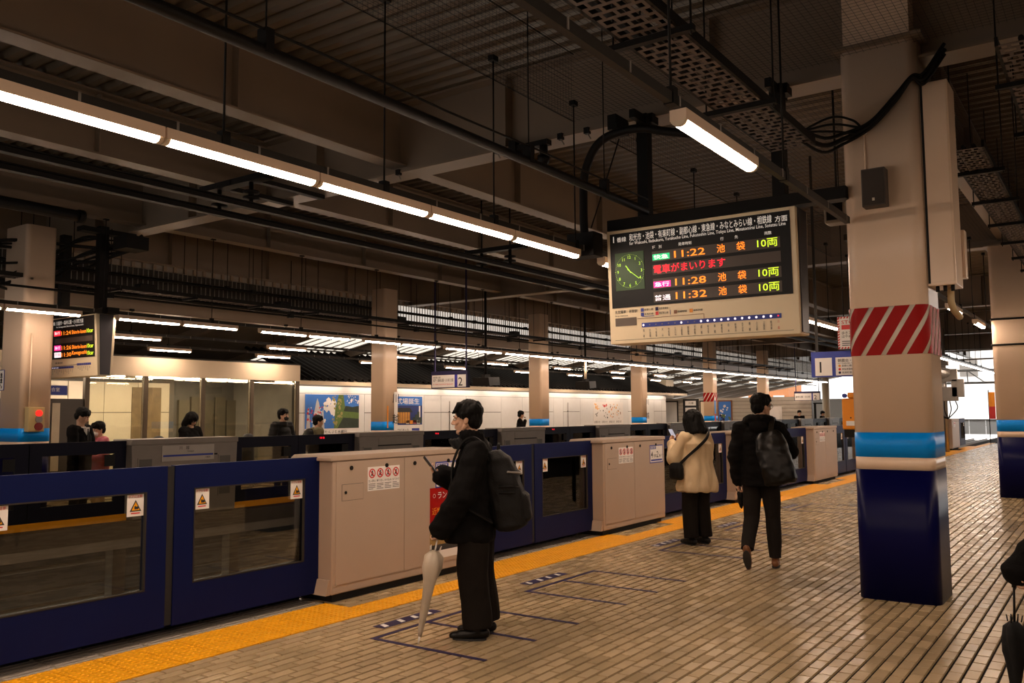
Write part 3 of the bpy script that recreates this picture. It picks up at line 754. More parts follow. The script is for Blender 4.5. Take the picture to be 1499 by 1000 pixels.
# painted queue marks on the near floor
def qmark(x0, x1, label):
    t = thing('queue_marking', label, 'floor marking', (x0, 4.6, 0), 'dark blue queue markings')
    bx('front_line', PURP, t, x0, x1, 4.58, 4.62, .0, .0025)
    for x in (x0+.02, (x0+x1)/2, x1-.02): bx('side_line', PURP, t, x-.02, x+.02, 3.57, 4.58, .0, .0025)
    tb = bx('text_block', PURP, t, x0+.28, x0+.98, 4.74, 4.86, 0, .0025)
    F = Face((x0+.28, 4.74, .003), (1, 0, 0), (0, 1, 0), (0, 0, 1))
    for q in (.03, .22, .38, .55): part('white_print', WHITEPR, tb, lambda m: F.poly_in(m, [(q, .02), (q+.05, .02), (q+.07, .1), (q+.03, .1)], 0, .0008))
qmark(4.74, 5.99, 'dark blue queue marking under the man with the umbrella')
qmark(6.76, 8.04, 'dark blue queue marking on the open floor right of the man')
qmark(9.6, 10.9, 'dark blue queue marking at the feet of the woman')
qmark(11.7, 13.0, 'dark blue queue marking right of the walking man')
qmark(14.6, 15.9, 'farthest dark blue queue marking left of the pillar')
# ---------------------------------------------------------------- departure boards: two tilted faces, wider at the top
def board(name, label, x, yl, yr, z0, z1, top, bot, group):
    t = thing(name, label, 'sign', (x+top/2, (yl+yr)/2, z0), group)
    d = (top-bot)/2
    m = MB(); m.prism([(x+d, z0), (x+top-d, z0), (x+top, z1), (x, z1)], 'y', yr, yl); m.build('case', BOARDC, t, bevel=.008)
    # dark recessed end cap
    e = .06; m = MB(); m.prism([(x+d+e*.7, z0+.02), (x+top-d-e*.7, z0+.02), (x+top-e, z1-.005), (x+e, z1-.005)], 'y', yr-.012, yr+.001); m.build('end_cap', pm('end_cap_dark', (.035, .033, .04), .3, .3), t)
    U = Vector((-d, 0, z1-z0)).normalized()
    return t, Face((x+d-.002, yl, z0), (0, -1, 0), U, Vector((0, -1, 0)).cross(U)), yl-yr, (z1-z0)/U.z
BD = pm('board_black', (.008, .008, .009), .5, spec=.25)
BROWND = pm('led_off', (.075, .055, .045), .5)
t, F, BW, BH = board('departure_board', 'big departure board with a green clock hanging left of the near pillar', 7.98, 4.36, 2.38, 2.36, 3.55, .38, .28, 'departure boards')
u = lambda a: a*BW
v = lambda b: (1-b)*BH
bp = F.rect('display_panel', BD, t, u(.02), v(.685), u(.975), v(.03), .001, .004)
F.text(E_DIM, bp, '1', u(.04), v(.107), .085, d=.007); F.text(E_DIM, bp, '番線', u(.062), v(.107), .05, d=.007)
F.text(E_DIM, bp, '和光市・池袋・有楽町線・副都心線・東急線・みなとみらい線・相鉄線', u(.135), v(.112), .075, w=u(.755), d=.007)
F.text(E_DIM, bp, '方面', u(.905), v(.112), .055, d=.007)
F.text(E_DIM, bp, 'for Wakoshi, Ikebukuro, Yurakucho Line, Fukutoshin Line, Tokyu Line, Minatomirai Line, Sotetsu Line', u(.135), v(.152), .042, w=u(.82), d=.007)
for s, a in (('種　別', .265), ('発車時刻', .41), ('行', .632), ('先', .705), ('両数', .852)): F.text(E_DIM, bp, s, u(a), v(.203), .032, d=.007)
cf = F.rect('clock_face', E_CLKF, bp, u(.048), v(.535), u(.215), v(.205), .006, .004)
cu, cv, cr = u(.132), v(.37), .135
for i in range(12):
    a = PI/2-2*PI*(i+1)/12; F.text(E_CLK, cf, str(i+1), cu+cr*math.cos(a), cv+cr*1.08*math.sin(a)-.018, .04, d=.012, align='c', name='clock_numeral')
m = MB()
for i in range(60):
    a = 2*PI*i/60; F.disc_in(m, cu+.163*math.cos(a), cv+.172*math.sin(a), .0022 if i % 5 else .004, .011, .0005, 6)
m.build('minute_mark', E_CLK, cf, kind='stuff')
part('hour_hand', E_CLK, cf, lambda m: F.line_in(m, (cu+.015, cv-.02), (cu-.045, cv+.06), .011, .012))
part('minute_hand', E_CLK, cf, lambda m: F.line_in(m, (cu-.025, cv+.02), (cu+.105, cv-.085), .007, .0125))
rows = [(.30, '11:22', '快急', E_GRN), (.535, '11:28', '急行', E_PINK), (.65, '11:32', '普通', None)]
for i, b in enumerate((.30, .415, .535, .65)):
    F.rect('led_row', BROWND, bp, u(.262), v(b+.012), u(.925), v(b-.075), .005, .001)
for b, tm, kind, c in rows:
    if c:
        F.rect('service_badge', c, bp, u(.265), v(b+.002), u(.36), v(b-.05), .007, .001); F.text(E_WHT, bp, kind, u(.312), v(b-.004), .045, w=u(.082), d=.0095, align='c')
    else: F.text(E_WHT, bp, kind, u(.312), v(b), .055, w=u(.09), d=.0085, align='c')
    F.text(E_OR, bp, tm, u(.385), v(b), .088, w=u(.165), d=.008, name='departure_time')
    F.text(E_OR, bp, '池', u(.612), v(b), .08, d=.008, name='destination'); F.text(E_OR, bp, '袋', u(.712), v(b), .08, d=.008, name='destination')
    F.text(E_YG, bp, '10両', u(.815), v(b), .085, w=u(.098), d=.008, name='car_count')
F.text(E_RED, bp, '電車がまいります', u(.268), v(.418), .085, w=u(.385), d=.008, name='arrival_notice')
# paper half: legend, line bar, station names
F.text(BLACKP, t, '先発電車　停車駅', u(.035), v(.735), .032, w=u(.13), d=.003); F.text(BLACKP, t, 'Stop stations', u(.035), v(.765), .02, w=u(.075), d=.003)
F.rect('small_display', pm('small_display', (.13, .10, .08), .4), t, u(.035), v(.845), u(.158), v(.775), .001, .002)
for a, b, c, s in ((.185, .727, BLUEP, '副都心線'), (.185, .765, BLUEP, '有楽町線'), (.268, .727, PURP, '東急東横線'), (.268, .765, REDP, '東武東上線'), (.37, .765, BROWN, '武蔵野線'), (.455, .765, ORANGE, '有料列車')):
    F.rect('line_symbol', c, t, u(a), v(b+.006), u(a+.017), v(b-.024), .001, .001); F.text(BLACKP, t, s, u(a+.021), v(b), .022, w=u(.05), d=.003)
for a0, b0, a1, b1, c in ((.165, .79, .53, .79, BROWN), (.53, .79, .53, .83, BROWN), (.19, .775, .26, .775, BLUEP), (.35, .735, .35, .775, BLUEP)): part('route_line', c, t, lambda m: F.line_in(m, (u(a0), v(b0)), (u(a1), v(b1)), .005, .002))
lb = F.rect('line_bar', BLUEP, t, u(.188), v(.868), u(.915), v(.83), .001, .002)
ST = '池袋 北池袋 下板橋 大山 中板橋 ときわ台 上板橋 東武練馬 下赤塚 成増 和光市 朝霞 朝霞台 志木 柳瀬川 みずほ台 鶴瀬 ふじみ野 上福岡 新河岸 川越'.split()
LIT = {0, 6} | set(range(9, 20))
for i, s in enumerate(ST):
    a = .198+(.90-.198)*i/20
    m = MB(); F.disc_in(m, u(a), v(.849), .011 if i in LIT else .007, .004, .001, 10); m.build('station_dot', E_RED if i == 20 else (E_WHT if i in LIT else MGREY), lb)
    F.text(REDP if i == 20 else BLACKP, t, '\n'.join(s), u(a), v(.955), .085, w=.017 if len(s) < 9 else None, d=.003, align='c', line=.95 if len(s) > 2 else 1.9, name='station_name')
part('bottom_rule', BLACKP, t, lambda m: F.line_in(m, (u(.03), v(.968)), (u(.97), v(.968)), .003, .001))
# hanger of the board
hb = thing('sign_hanger', 'black hanging frame that carries the big departure board', 'frame', (8.2, 3.3, 3.6))
for y in (4.0, 2.57): bx('post', BLACK, hb, 8.12, 8.24, y-.06, y+.06, 3.55, 4.80)
bx('cross_bar', BLACK, hb, 8.10, 8.26, 1.95, 4.42, 3.585, 3.70, bevel=.004)
for y in (4.0, 2.57):
    bx('bracket', BLACK, hb, 7.9, 8.40, y-.03, y+.03, 4.70, 4.79)
    bx('flange_clamp', BLACK, hb, 8.2, 8.35, y-.09, y+.09, 4.72, 4.82)
bx('side_arm', BLACK, hb, 7.95, 8.14, 4.2, 4.26, 4.62, 4.7); bx('side_arm_clip', BLACK, hb, 8.0, 8.3, 4.24, 4.34, 4.66, 4.82)

t2, F, BW, BH = board('departure_board', 'small departure board over the far platform at the left edge', 7.7, 15.6, 13.78, 2.31, 3.34, .36, .25, 'departure boards')
bp = F.rect('display_panel', BD, t2, u(.0), v(.69), u(.97), v(.02), .001, .004)
F.text(E_DIM, bp, '2番線', u(.2), v(.12), .06, d=.007); F.text(E_DIM, bp, '川越市・森林公園・小川町方面', u(.31), v(.125), .07, w=u(.48), d=.007)
F.text(E_DIM, bp, 'for Kawagoeshi, Shinrin-koen, Ogawamachi', u(.31), v(.175), .035, w=u(.48), d=.007)
F.rect('clock_face', E_CLKF, bp, u(.03), v(.55), u(.19), v(.2), .006, .002)
for i in range(12):
    a = PI/2-2*PI*(i+1)/12; F.text(E_CLK, bp, str(i+1), u(.11)+.11*math.cos(a), v(.375)+.13*math.sin(a)-.02, .035, d=.009, align='c', name='clock_numeral')
for b, tm, ds, c in ((.295, '11:24', 'Shinrin-koen', E_RED), (.54, '11:26', 'Shinrin-koen', E_PINK), (.655, '11:30', 'Kawagoeshi', E_WHT)):
    F.rect('service_badge', c, bp, u(.265), v(b+.006), u(.385), v(b-.08), .006, .001)
    F.text(E_WHT if c is not E_WHT else E_RED, bp, '急行' if c is not E_WHT else '準急', u(.325), v(b-.015), .05, w=u(.1), d=.0085, align='c')
    F.text(E_OR, bp, tm, u(.40), v(b), .085, w=u(.17), d=.008, name='departure_time'); F.text(E_OR, bp, ds, u(.585), v(b), .085, w=u(.25), d=.008, name='destination')
    F.text(E_YG, bp, '10car', u(.845), v(b), .085, w=u(.11), d=.008, name='car_count')
F.rect('led_row', BROWND, bp, u(.28), v(.43), u(.94), v(.345), .006, .001)
F.text(BLACKP, t2, '先発電車　停車駅', u(.03), v(.77), .03, w=u(.38), d=.003)
for a0, a1, b in ((.04, .6, .835), (.66, .9, .80)):
    lb = F.rect('line_bar', BLUEP, t2, u(a0), v(b+.015), u(a1), v(b-.02), .001, .002)
    n = int((a1-a0)*32)
    for i in range(n):
        m = MB(); F.disc_in(m, u(a0+.02+(a1-a0-.04)*i/(n-1)), v(b-.002), .009, .004, .001, 8); m.build('station_dot', E_WHT if a0 < .1 and i < 9 else MGREY, lb)
        part('station_name', BLACKP, t2, lambda m: [F.rect_in(m, u(a0+.02+(a1-a0-.04)*i/(n-1))-.005, v(b+.035+.02*j)-.012, u(a0+.02+(a1-a0-.04)*i/(n-1))+.005, v(b+.035+.02*j), .001, .001) for j in range(2+i % 3)])
part('route_line', BLACKP, t2, lambda m: F.line_in(m, (u(.23), v(.815)), (u(.66), v(.795)), .005, .002))
hb = thing('sign_hanger', 'black hanging frame that carries the small departure board', 'frame', (7.9, 14.6, 3.4))
for y in (15.2, 14.0): bx('post', BLACK, hb, 7.82, 7.97, y-.07, y+.07, 3.34, 4.85)
bx('cross_bar', BLACK, hb, 7.8, 8.0, 13.6, 15.9, 3.34, 3.44)
bx('bracket', BLACK, hb, 7.5, 8.45, 13.9, 14.1, 4.72, 4.80)

# small hanging platform signs
def hang(name, label, x, yl, yr, z0, z1, ztop, mat):
    t = thing(name, label, 'sign', (x, (yl+yr)/2, z0), 'hanging platform number signs')
    bx('frame', mat, t, x, x+.1, yr-.03, yl+.03, z0-.02, z1+.1)
    for y in (yl-.05, yr+.05): bx('post', mat if mat is PURP else DGREY, t, x+.04, x+.07, y-.018, y+.018, z1+.1, ztop)
    return t, Face((x-.001, yl, z0), (0, -1, 0), (0, 0, 1), (-1, 0, 0))
t, F = hang('platform_sign', 'hanging white platform sign with a 1, just left of the near pillar stripes', 14.0, 3.97, 2.5, 2.20, 2.48, 5.77, BLUEP)
F.rect('sign_field', WHITEPR, t, .03, 0, 1.42, .28, 0, .002); F.text(BLACKP, t, '1', .10, .05, .22, d=.004); F.rect('blue_divider', BLUEP, t, .29, .0, .345, .28, .002, .001)
F.text(BLACKP, t, '朝霞台・和光市・池袋方面', .38, .205, .05, w=.66, d=.004); F.text(BLACKP, t, 'for Asakadai, Wakoshi, Ikebukuro', .38, .175, .025, w=.5, d=.004)
for i, (c, s) in enumerate(((ORANGE, '副都心線'), (REDP, '東急東横線'), (PURP, '有楽町線'))):
    m = MB(); F.disc_in(m, .405, .148-.053*i, .02, .003, .001, 10); m.build('line_symbol', c, t); F.text(BLACKP, t, s+'直通', .44, .132-.053*i, .032, w=.22, d=.004)
F.rect('blue_tag', BLUEP, t, .70, .02, .76, .16, .003, .001)
t, F = hang('platform_sign', 'hanging white platform sign with a large 2 over the tracks', 17.0, 14.42, 13.3, 2.31, 2.62, 5.77, PURP)
F.rect('sign_field', WHITEPR, t, 0, 0, 1.1, .31, 0, .002); F.text(BLACKP, t, '2', .86, .03, .27, d=.004); F.rect('blue_divider', pm('violet_print', (.03, .02, .32), .5), t, .74, 0, .83, .31, .002, .001)
F.text(BLACKP, t, '東武東上線', .04, .225, .05, w=.24, d=.004); F.text(BLACKP, t, '坂戸・森林公園・小川町 方面', .04, .14, .075, w=.66, d=.004); F.text(REDP, t, 'for Sakado, Shinrin-koen & Ogawamachi', .04, .055, .04, w=.64, d=.004)
t, F = hang('platform_sign', 'small far hanging platform sign with a 2, beyond the walking man', 45.0, 13.75, 12.5, 2.2, 2.55, 5.77, PURP)
F.rect('sign_field', WHITEPR, t, 0, 0, 1.25, .35, 0, .002); F.rect('blue_divider', BLUEP, t, .85, 0, .92, .35, .002, .001); F.text(BLACKP, t, '2', .97, .04, .28, d=.004); F.text(BLACKP, t, '森林公園・小川町', .04, .12, .1, w=.75, d=.004)
# stop notice with a hazard border, partly behind the near pillar
t = thing('stop_notice', 'white notice headed STOP with a red hazard border, half behind the near pillar', 'sign', (13.9, 3.3, 2.6))
F = Face((13.86, 3.54, 2.60), (0, -1, 0), (0, 0, 1), (-1, 0, 0))
bx('panel', WHITEPR, t, 13.86, 13.9, 3.04, 3.54, 2.60, 3.10)
m = MB()
for k in range(12):
    F.poly_in(m, [(.045*k, .47), (.045*k+.022, .47), (.045*k+.035, .5), (.045*k+.013, .5)]) if k < 11 else 0
    F.poly_in(m, [(.045*k, 0), (.045*k+.022, 0), (.045*k+.035, .03), (.045*k+.013, .03)]) if k < 11 else 0
    F.poly_in(m, [(0, .041*k), (.03, .041*k+.015), (.03, .041*k+.037), (0, .041*k+.022)]) if k < 12 else 0
m.build('hazard_border', REDP, t)
F.text(REDP, t, 'STOP', .06, .385, .07, w=.24, d=.004); F.rect('red_block', REDP, t, .06, .30, .3, .37, .002, .001)
F.text(BLACKP, t, '歩きスマホ\nはやめて', .06, .17, .1, w=.24, d=.004)
part('small_print', BLACKP, t, lambda m: [F.rect_in(m, .06, .05+.03*i, .34, .062+.03*i, .002, .001) for i in range(3)])
for y in (3.45, 3.1): MB().tube([(13.88, y, 3.1), (13.88, y, 5.77)], .008).build('hanger_rod', BLACK, t)
# emergency phone on a pole
t = thing('emergency_phone', 'orange emergency phone box on a dark pole, half hidden by the near pillar', 'phone', (14.1, 3.44, 0))
MB().tube([(14.1, 3.36, 0), (14.1, 3.36, 2.17)], .04, 12).build('pole', BLACK, t)
bx('case', ORANGE, t, 13.93, 14.07, 3.28, 3.54, 1.36, 1.84, bevel=.02); bx('hood', ORANGE, t, 13.91, 14.08, 3.27, 3.45, 1.84, 1.93, bevel=.02)
bx('base', BLACK, t, 13.95, 14.08, 3.26, 3.52, 1.24, 1.36); F = Face((13.929, 3.54, 1.36), (0, -1, 0), (0, 0, 1), (-1, 0, 0))
F.rect('notice', WHITEPR, t, .06, .06, .2, .13); m = MB(); F.disc_in(m, .13, .18, .012, .002, .003); m.build('button', BLACKP, t)
MB().tube([(13.9, 3.49, 1.88), (13.95, 3.49, 1.88)], .035, 12).build('lamp_lens', BLUEP, t)
# far column fittings
t = thing('signal_lamp_box', 'yellowish box with red lamps on the far column at the left edge', 'signal', (7.1, 14.42, 1.4))
bx('case', pm('signal_beige', (.42, .32, .14), .5), t, 6.96, 7.22, 14.36, 14.498, 1.40, 1.80, bevel=.012)
for z, c, r in ((1.70, E_SIG, .05), (1.60, MGREY, .055), (1.485, pm('red_lens', (.16, .012, .012), .3), .065)):
    MB().tube([(7.12, 14.362, z), (7.12, 14.335, z)], r, 16).build('lens', c, t); 
MB().tube([(7.02, 14.47, 1.8), (7.02, 14.47, 3.0)], .014).build('conduit', WHITEP, t)
t = thing('pictogram_sign', 'white pictogram sign high beside the far left column', 'sign', (6.88, 15.0, 2.1))
F = Face((6.895, 15.24, 2.08), (0, -1, 0), (0, 0, 1), (-1, 0, 0))
F.rect('panel', BLUEP, t, 0, 0, .17, .34, 0, .006); F.rect('field', WHITEPR, t, .01, .01, .16, .33, .006, .001)
for z in (.26, .17): part('pictogram', BLACKP, t, lambda m: (F.disc_in(m, .085, z, .03, .008), F.rect_in(m, .05, z-.05, .12, z-.03, .008)))
part('arrow', BLACKP, t, lambda m: (F.line_in(m, (.05, .1), (.11, .04), .012, .008), F.line_in(m, (.11, .04), (.11, .075), .01, .008), F.line_in(m, (.11, .04), (.075, .04), .01, .008)))
t = thing('vending_machine', 'lit vending machine behind the left edge column, with blue and red side trim', 'vending machine', (7.2, 15.8, 0))
bx('body', MGREY, t, 6.9, 7.6, 15.32, 16.2, 0, 1.95); bx('lit_front', em('vending_front', (.9, .92, 1.0), .8), t, 6.88, 6.9, 15.5, 16.2, .3, 1.75)
bx('blue_trim', CYAN, t, 6.87, 6.9, 15.33, 15.48, 1.35, 1.75); bx('red_trim', REDP, t, 6.87, 6.9, 15.33, 15.48, .5, 1.35)

# ---------------------------------------------------------------- glass waiting room on the far platform
t = thing('waiting_room', 'glazed waiting room with a pale fascia on the far platform', 'room', (13.6, 20, 0))
bx('fascia', CREAMB, t, 8.8, 17.45, 19.92, 20.08, 2.63, 3.10); bx('roof', DGREY, t, 8.8, 17.45, 19.95, 23.2, 3.05, 3.14)
bx('back_wall', WALLJ, t, 9, 17.4, 22.82, 22.95, 0, 2.95); bx('room_floor', CONC, t, 9, 17.4, 20, 22.9, .0, .02)
bx('side_wall', CONC, t, 17.30, 17.42, 20.1, 22.9, 0, 2.62); bx('inner_ceiling', CREAMB, t, 9, 17.4, 20.1, 22.9, 2.70, 2.74)
for x in (9.75, 11.0, 12.51, 14.17, 15.75, 17.40): bx('mullion', pm('bronze_frame', (.10, .075, .05), .4, .4), t, x-.055, x+.055, 19.95, 20.06, 0, 2.63)
bx('bottom_rail', DGREY, t, 11, 17.4, 19.97, 20.05, 0, .12)
for a, b in ((11.06, 12.45), (12.57, 14.11), (14.23, 15.69), (15.81, 17.34)): bx('pane', PANE2, t, a, b, 20.0, 20.01, .12, 2.63)
for i in range(7):
    for j in range(3):
        a, b = 9.05+1.0*i, 10.03+1.0*i
        if b < 15.1: bx('wall_tile', pm('room_tile', (.68, .60, .48), .35, var=.05), t, a, b, 22.79, 22.825, .05+.85*j, .88+.85*j)
bx('picture_panel', pm('picture_brown', (.20, .14, .075), .5, var=.6, scale=4), t, 13.85, 14.75, 22.76, 22.79, .9, 2.45)
for i in range(5): bx('shelf_panel', pm('dark_panel', (.13, .11, .075), .5, var=.4, scale=3), t, 15.3+.42*i, 15.66+.42*i, 22.7, 22.8, .1, 2.1+.1*(i % 2))
for x in (9.3, 11.6, 13.2, 14.9): bx('ceiling_light', TUBE3, t, x, x+1.2, 21.4, 21.55, 2.67, 2.70)
for i, (a, b) in enumerate(((12.7, 13.35), (13.4, 14.1), (14.3, 14.95), (15.0, 15.7), (16.7, 17.3))): bx('edge_light', TUBE2, t, a, b, 20.1, 20.14, 2.59, 2.62)
bx('door_leaf', pm('door_dark', (.05, .04, .03), .4), t, 9.8, 10.95, 19.99, 20.03, 0, 2.05); bx('door_glass', pm('door_pale', (.5, .42, .3), .4), t, 10.2, 10.38, 19.97, 19.99, .4, 1.95)
F = Face((10.0, 19.94, 2.12), (1, 0, 0), (0, 0, 1), (0, -1, 0))
F.rect('door_sign', WHITEPR, t, 0, 0, .52, .24, 0, .01); F.rect('door_sign_field', BLUEP, t, .015, .015, .505, .225, .01, .002); F.text(WHITEPR, t, '待合室', .04, .09, .09, d=.014)
# stands of rounded dark seats seen over the gates
for i, x in enumerate((11.95, 12.8, 14.5)):
    s = thing('bin', 'dark domed top showing over the grey gate cabinet, %s from the left' % ORD[i], 'bin', (x, 18.5, 0), 'domed bins')
    rr = [(.0, .16), (1.0, .16), (1.08, .15), (1.14, .11), (1.17, .05)]
    MB().loft([[(x+r*math.cos(2*PI*k/14), 18.5+r*math.sin(2*PI*k/14), z) for k in range(14)] for z, r in rr]).build('drum', BLACKP, s)
    bx('rim', CABGD, s, x-.17, x+.17, 18.33, 18.67, .9, .95)

# ---------------------------------------------------------------- posters on the far wall
def poster(label, a, b, z0, z1):
    t = thing('poster', label, 'poster', ((a+b)/2, 20.49, z0), 'posters on the far wall')
    F = Face((a, 20.488, z0), (1, 0, 0), (0, 0, 1), (0, -1, 0)); F.rect('sheet', WHITEPR, t, 0, 0, b-a, z1-z0, 0, .004); return t, F
rnd = random.Random(3)
def scat(t, name, mat, F, n, u0, u1, v0, v1, s0, s1, d, asp=1.):
    def fn(m):
        for _ in range(n):
            a, b, r, w = rnd.uniform(u0, u1), rnd.uniform(v0, v1), rnd.uniform(s0, s1), rnd.uniform(0, 6)
            F.poly_in(m, [(a+r*math.cos(w+k*1.05)*rnd.uniform(.6, 1.2), b+asp*r*math.sin(w+k*1.05)*rnd.uniform(.6, 1.2)) for k in range(6)], d+rnd.uniform(0, .0004), .0003)
    part(name, mat, t, fn)
SKYB = pm('print_sky_blue', (.03, .16, .55), .5); GRNP = pm('print_green', (.10, .17, .035), .5, var=.4, scale=9); GRND = pm('print_dark_green', (.02, .035, .02), .5, var=.4)
GREYP = pm('print_grey', (.5, .5, .52), .5); NIGHT = pm('print_night_blue', (.012, .03, .16), .5); GOLD = pm('print_gold', (.55, .25, .03), .5, var=.4, scale=8)
t, F = poster('wide landscape poster with a castle tower and a river, left of the white column', 18.15, 20.45, .82, 2.27)
pic = F.rect('picture', SKYB, t, 0, .38, 2.3, 1.45, .004, .001); F.rect('blue_foot', BLUEP, t, 0, 0, 2.3, .17, .004, .001)
part('tower', GREYP, t, lambda m: [F.poly_in(m, p, .006, .0005) for p in ([(.3, .38), (.35, .8), (.45, 1.2), (.5, 1.33), (.56, 1.2), (.66, .8), (.7, .38)], [(.05, .38), (.1, .95), (.16, 1.05), (.22, .38)], [(.66, .38), (.68, .9), (.75, 1.0), (.8, .38)])])
scat(t, 'cloud', WHITEPR, F, 14, .8, 1.2, .6, 1.3, .06, .14, .0062); scat(t, 'flag', REDP, F, 16, .05, .8, .62, 1.1, .025, .05, .008); scat(t, 'flag', WHITEPR, F, 18, .05, .9, .55, 1.05, .02, .045, .0075); scat(t, 'flag', BLUEP, F, 6, .15, .35, .75, .95, .02, .04, .0085)
part('river_bank', GRNP, t, lambda m: F.poly_in(m, [(1.2, .38), (1.25, 1.0), (1.4, 1.45), (1.6, 1.45), (1.7, .98), (2.3, .92), (2.3, .38)], .0065, .0004)); part('pond', GRND, t, lambda m: F.poly_in(m, [(1.35, .38), (1.6, .72), (2.3, .68), (2.3, .38)], .0075, .0004))
part('far_trees', GRND, t, lambda m: F.poly_in(m, [(1.62, .92), (1.7, 1.1), (2.0, 1.06), (2.3, 1.1), (2.3, .88)], .0072, .0004)); scat(t, 'blossom', WHITEPR, F, 40, 1.75, 2.28, 1.15, 1.42, .01, .03, .008)
scat(t, 'leaves', pm('print_olive', (.32, .27, .09), .5), F, 30, 1.15, 1.55, .5, 1.4, .02, .06, .008)
F.text(BLACKP, t, 'ゴーたんＪＥ水曜日', .55, .225, .1, w=1.2, d=.006)
t, F = poster('blue night poster with a lit wooden hall, right of the white column', 21.2, 23.6, .92, 2.25)
F.rect('picture', NIGHT, t, 0, .34, 2.4, 1.33, .004, .001); F.rect('title_band', SKYB, t, 0, 1.02, 2.4, 1.33, .005, .001); F.text(WHITEPR, t, '葬式場誕生', .75, 1.06, .2, w=1.5, d=.008)
part('roof', BLACKP, t, lambda m: F.poly_in(m, [(.85, .78), (1.0, .94), (1.75, .94), (1.9, .78)], .006, .0005)); part('hall', GOLD, t, lambda m: F.rect_in(m, .95, .4, 1.75, .78, .006)); part('posts', BROWN, t, lambda m: [F.rect_in(m, .95+.13*i, .4, .98+.13*i, .78, .009, .0005) for i in range(7)])
part('towers', GRND, t, lambda m: [F.rect_in(m, 1.9+.12*i, .4, 2.0+.12*i, .6+.1*(i % 3), .006) for i in range(4)])
for i, c in enumerate((CREAMB, ORANGE, PINK, WHITEPR)): F.rect('inset_photo', c, t, 1.55+.19*i, .37, 1.71+.19*i, .5, .008, .001)
F.rect('side_label', WHITEPR, t, 2.22, .6, 2.3, 1.0, .006, .001); F.text(BLACKP, t, 'イワビオール', 1.0, .12, .1, w=.7, d=.006); F.rect('blue_logo', BLUEP, t, 1.85, .12, 2.25, .22, .006, .001)
t, F = poster('white poster sheet with rows of small coloured pictures, right of the third column', 35.9, 38.9, 1.05, 2.15)
for i in range(4):
    c1 = (YEL, REDP, ORANGE, YEL)[i]; a = .1+.72*i
    scat(t, 'picture', c1, F, 7, a, a+.5, .75 if i < 2 else .3, 1.0, .03, .07, .006); scat(t, 'picture', GRND if i < 2 else BROWN, F, 8, a+.1, a+.6, .3, 1.0 if i > 1 else .8, .025, .05, .007)
    F.text(BLACKP, t, 'お知らせ', a, .08, .12, w=.55, d=.006)
for x in (25.15, 33.6):
    t = thing('wall_pipe', 'thin dark vertical pipe on the white wall ' + ('right of the hanging platform two sign' if x < 30 else 'beside the calendar poster'), 'pipe', (x, 20.48, 1.2))
    MB().tube([(x, 20.48, 1.0), (x, 20.48, 2.1)], .015).build('tube', MGREY, t); bx('clip', DGREY, t, x-.03, x+.03, 20.47, 20.5, 1.7, 1.73)
# ---------------------------------------------------------------- pipes, trays, nets under the ceiling
t = thing('conduit', 'long black conduit running along under the ceiling to the big departure board', 'pipe', (5, 3.95, 3.74))
MB().tube([(-4, 3.95, 3.76), (8.1, 3.95, 3.74)], .038, 10).build('tube', BLACK, t)
MB().tube([(-4, 3.93, 3.87)]+[(x, 3.93, 3.865+.008*math.sin(x*2.2)) for x in (-2, 0, 1.2, 2.4, 3.6, 4.8, 6.0, 7.2)]+[(8.1, 3.93, 3.86)], .009, 6).build('thin_cable', BLACK, t)
for x in (.4, 3.17, 5.9, 7.2):
    bx('clip_box', BLACK, t, x-.03, x+.03, 3.91, 3.99, 3.73, 3.88)
    MB().tube([(x, 3.95, 3.85), (x, 3.95, 5.76)], .006, 6).build('hanger_rod', BLACK, t)
# overhead contact bars over the tracks, hung from the girders by insulators
for y, lab in ((9.28, 'dark overhead contact bar nearest the platform, hung by stacked disc insulators'), (9.95, 'second dark overhead contact bar over the tracks')):
    t = thing('contact_bar', lab, 'rail', (10, y, 4.4), 'overhead contact bars')
    m = MB(); m.prism([(y-.05, 4.36), (y+.05, 4.36), (y+.05, 4.375), (y+.012, 4.38), (y+.012, 4.43), (y+.04, 4.435), (y+.04, 4.45), (y-.04, 4.45), (y-.04, 4.435), (y-.012, 4.43), (y-.012, 4.38), (y-.05, 4.375)], 'x', -5, 50); m.build('bar', BLACK, t)
    for gx in [-2.3, 7.25, 13.2, 19.08, 29.7, 40.3]:
        m = MB()
        zs = [(4.45, .03), (4.49, .03), (4.495, .11), (4.52, .11), (4.53, .04), (4.57, .04), (4.575, .11), (4.60, .11), (4.61, .03), (4.72, .03)]
        m.loft([[(gx+r*math.cos(2*PI*k/14), y+r*math.sin(2*PI*k/14), z) for k in range(14)] for z, r in zs]); m.build('insulator', BLACK, t)
        bx('bracket', BLACK, t, gx-.08, gx+.08, y-.35, y+.35, 4.72, 4.80)
        bx('bracket_arm', BLACK, t, min(gx, 8.4) if abs(gx-7.25) < .1 else gx-.05, 8.5 if abs(gx-7.25) < .1 else gx+.05, y-.05, y+.05, 4.74, 4.80)
        if gx == 13.2: MB().tube([(gx, y, 4.8), (gx, y, 5.76)], .015).build('hanger_rod', BLACK, t)
t = thing('drain_pipe', 'thick dark pipe with a capped end over the small departure board', 'pipe', (4, 12.5, 4.6))
MB().tube([(-5, 12.5, 4.66), (6.7, 12.5, 4.60)], .085, 12).build('tube', BLACK, t); MB().tube([(6.66, 12.5, 4.60), (6.74, 12.5, 4.60)], .10, 12).build('cap', BLACK, t)
for x in (2.0, 5.4): MB().tube([(x, 12.5, 4.65), (x, 12.5, 5.76)], .01).build('hanger_rod', BLACK, t)
t = thing('duct_pipe', 'thick round dark pipe with a blunt end, left of the perforated cable tray', 'pipe', (5, 2.9, 4.55))
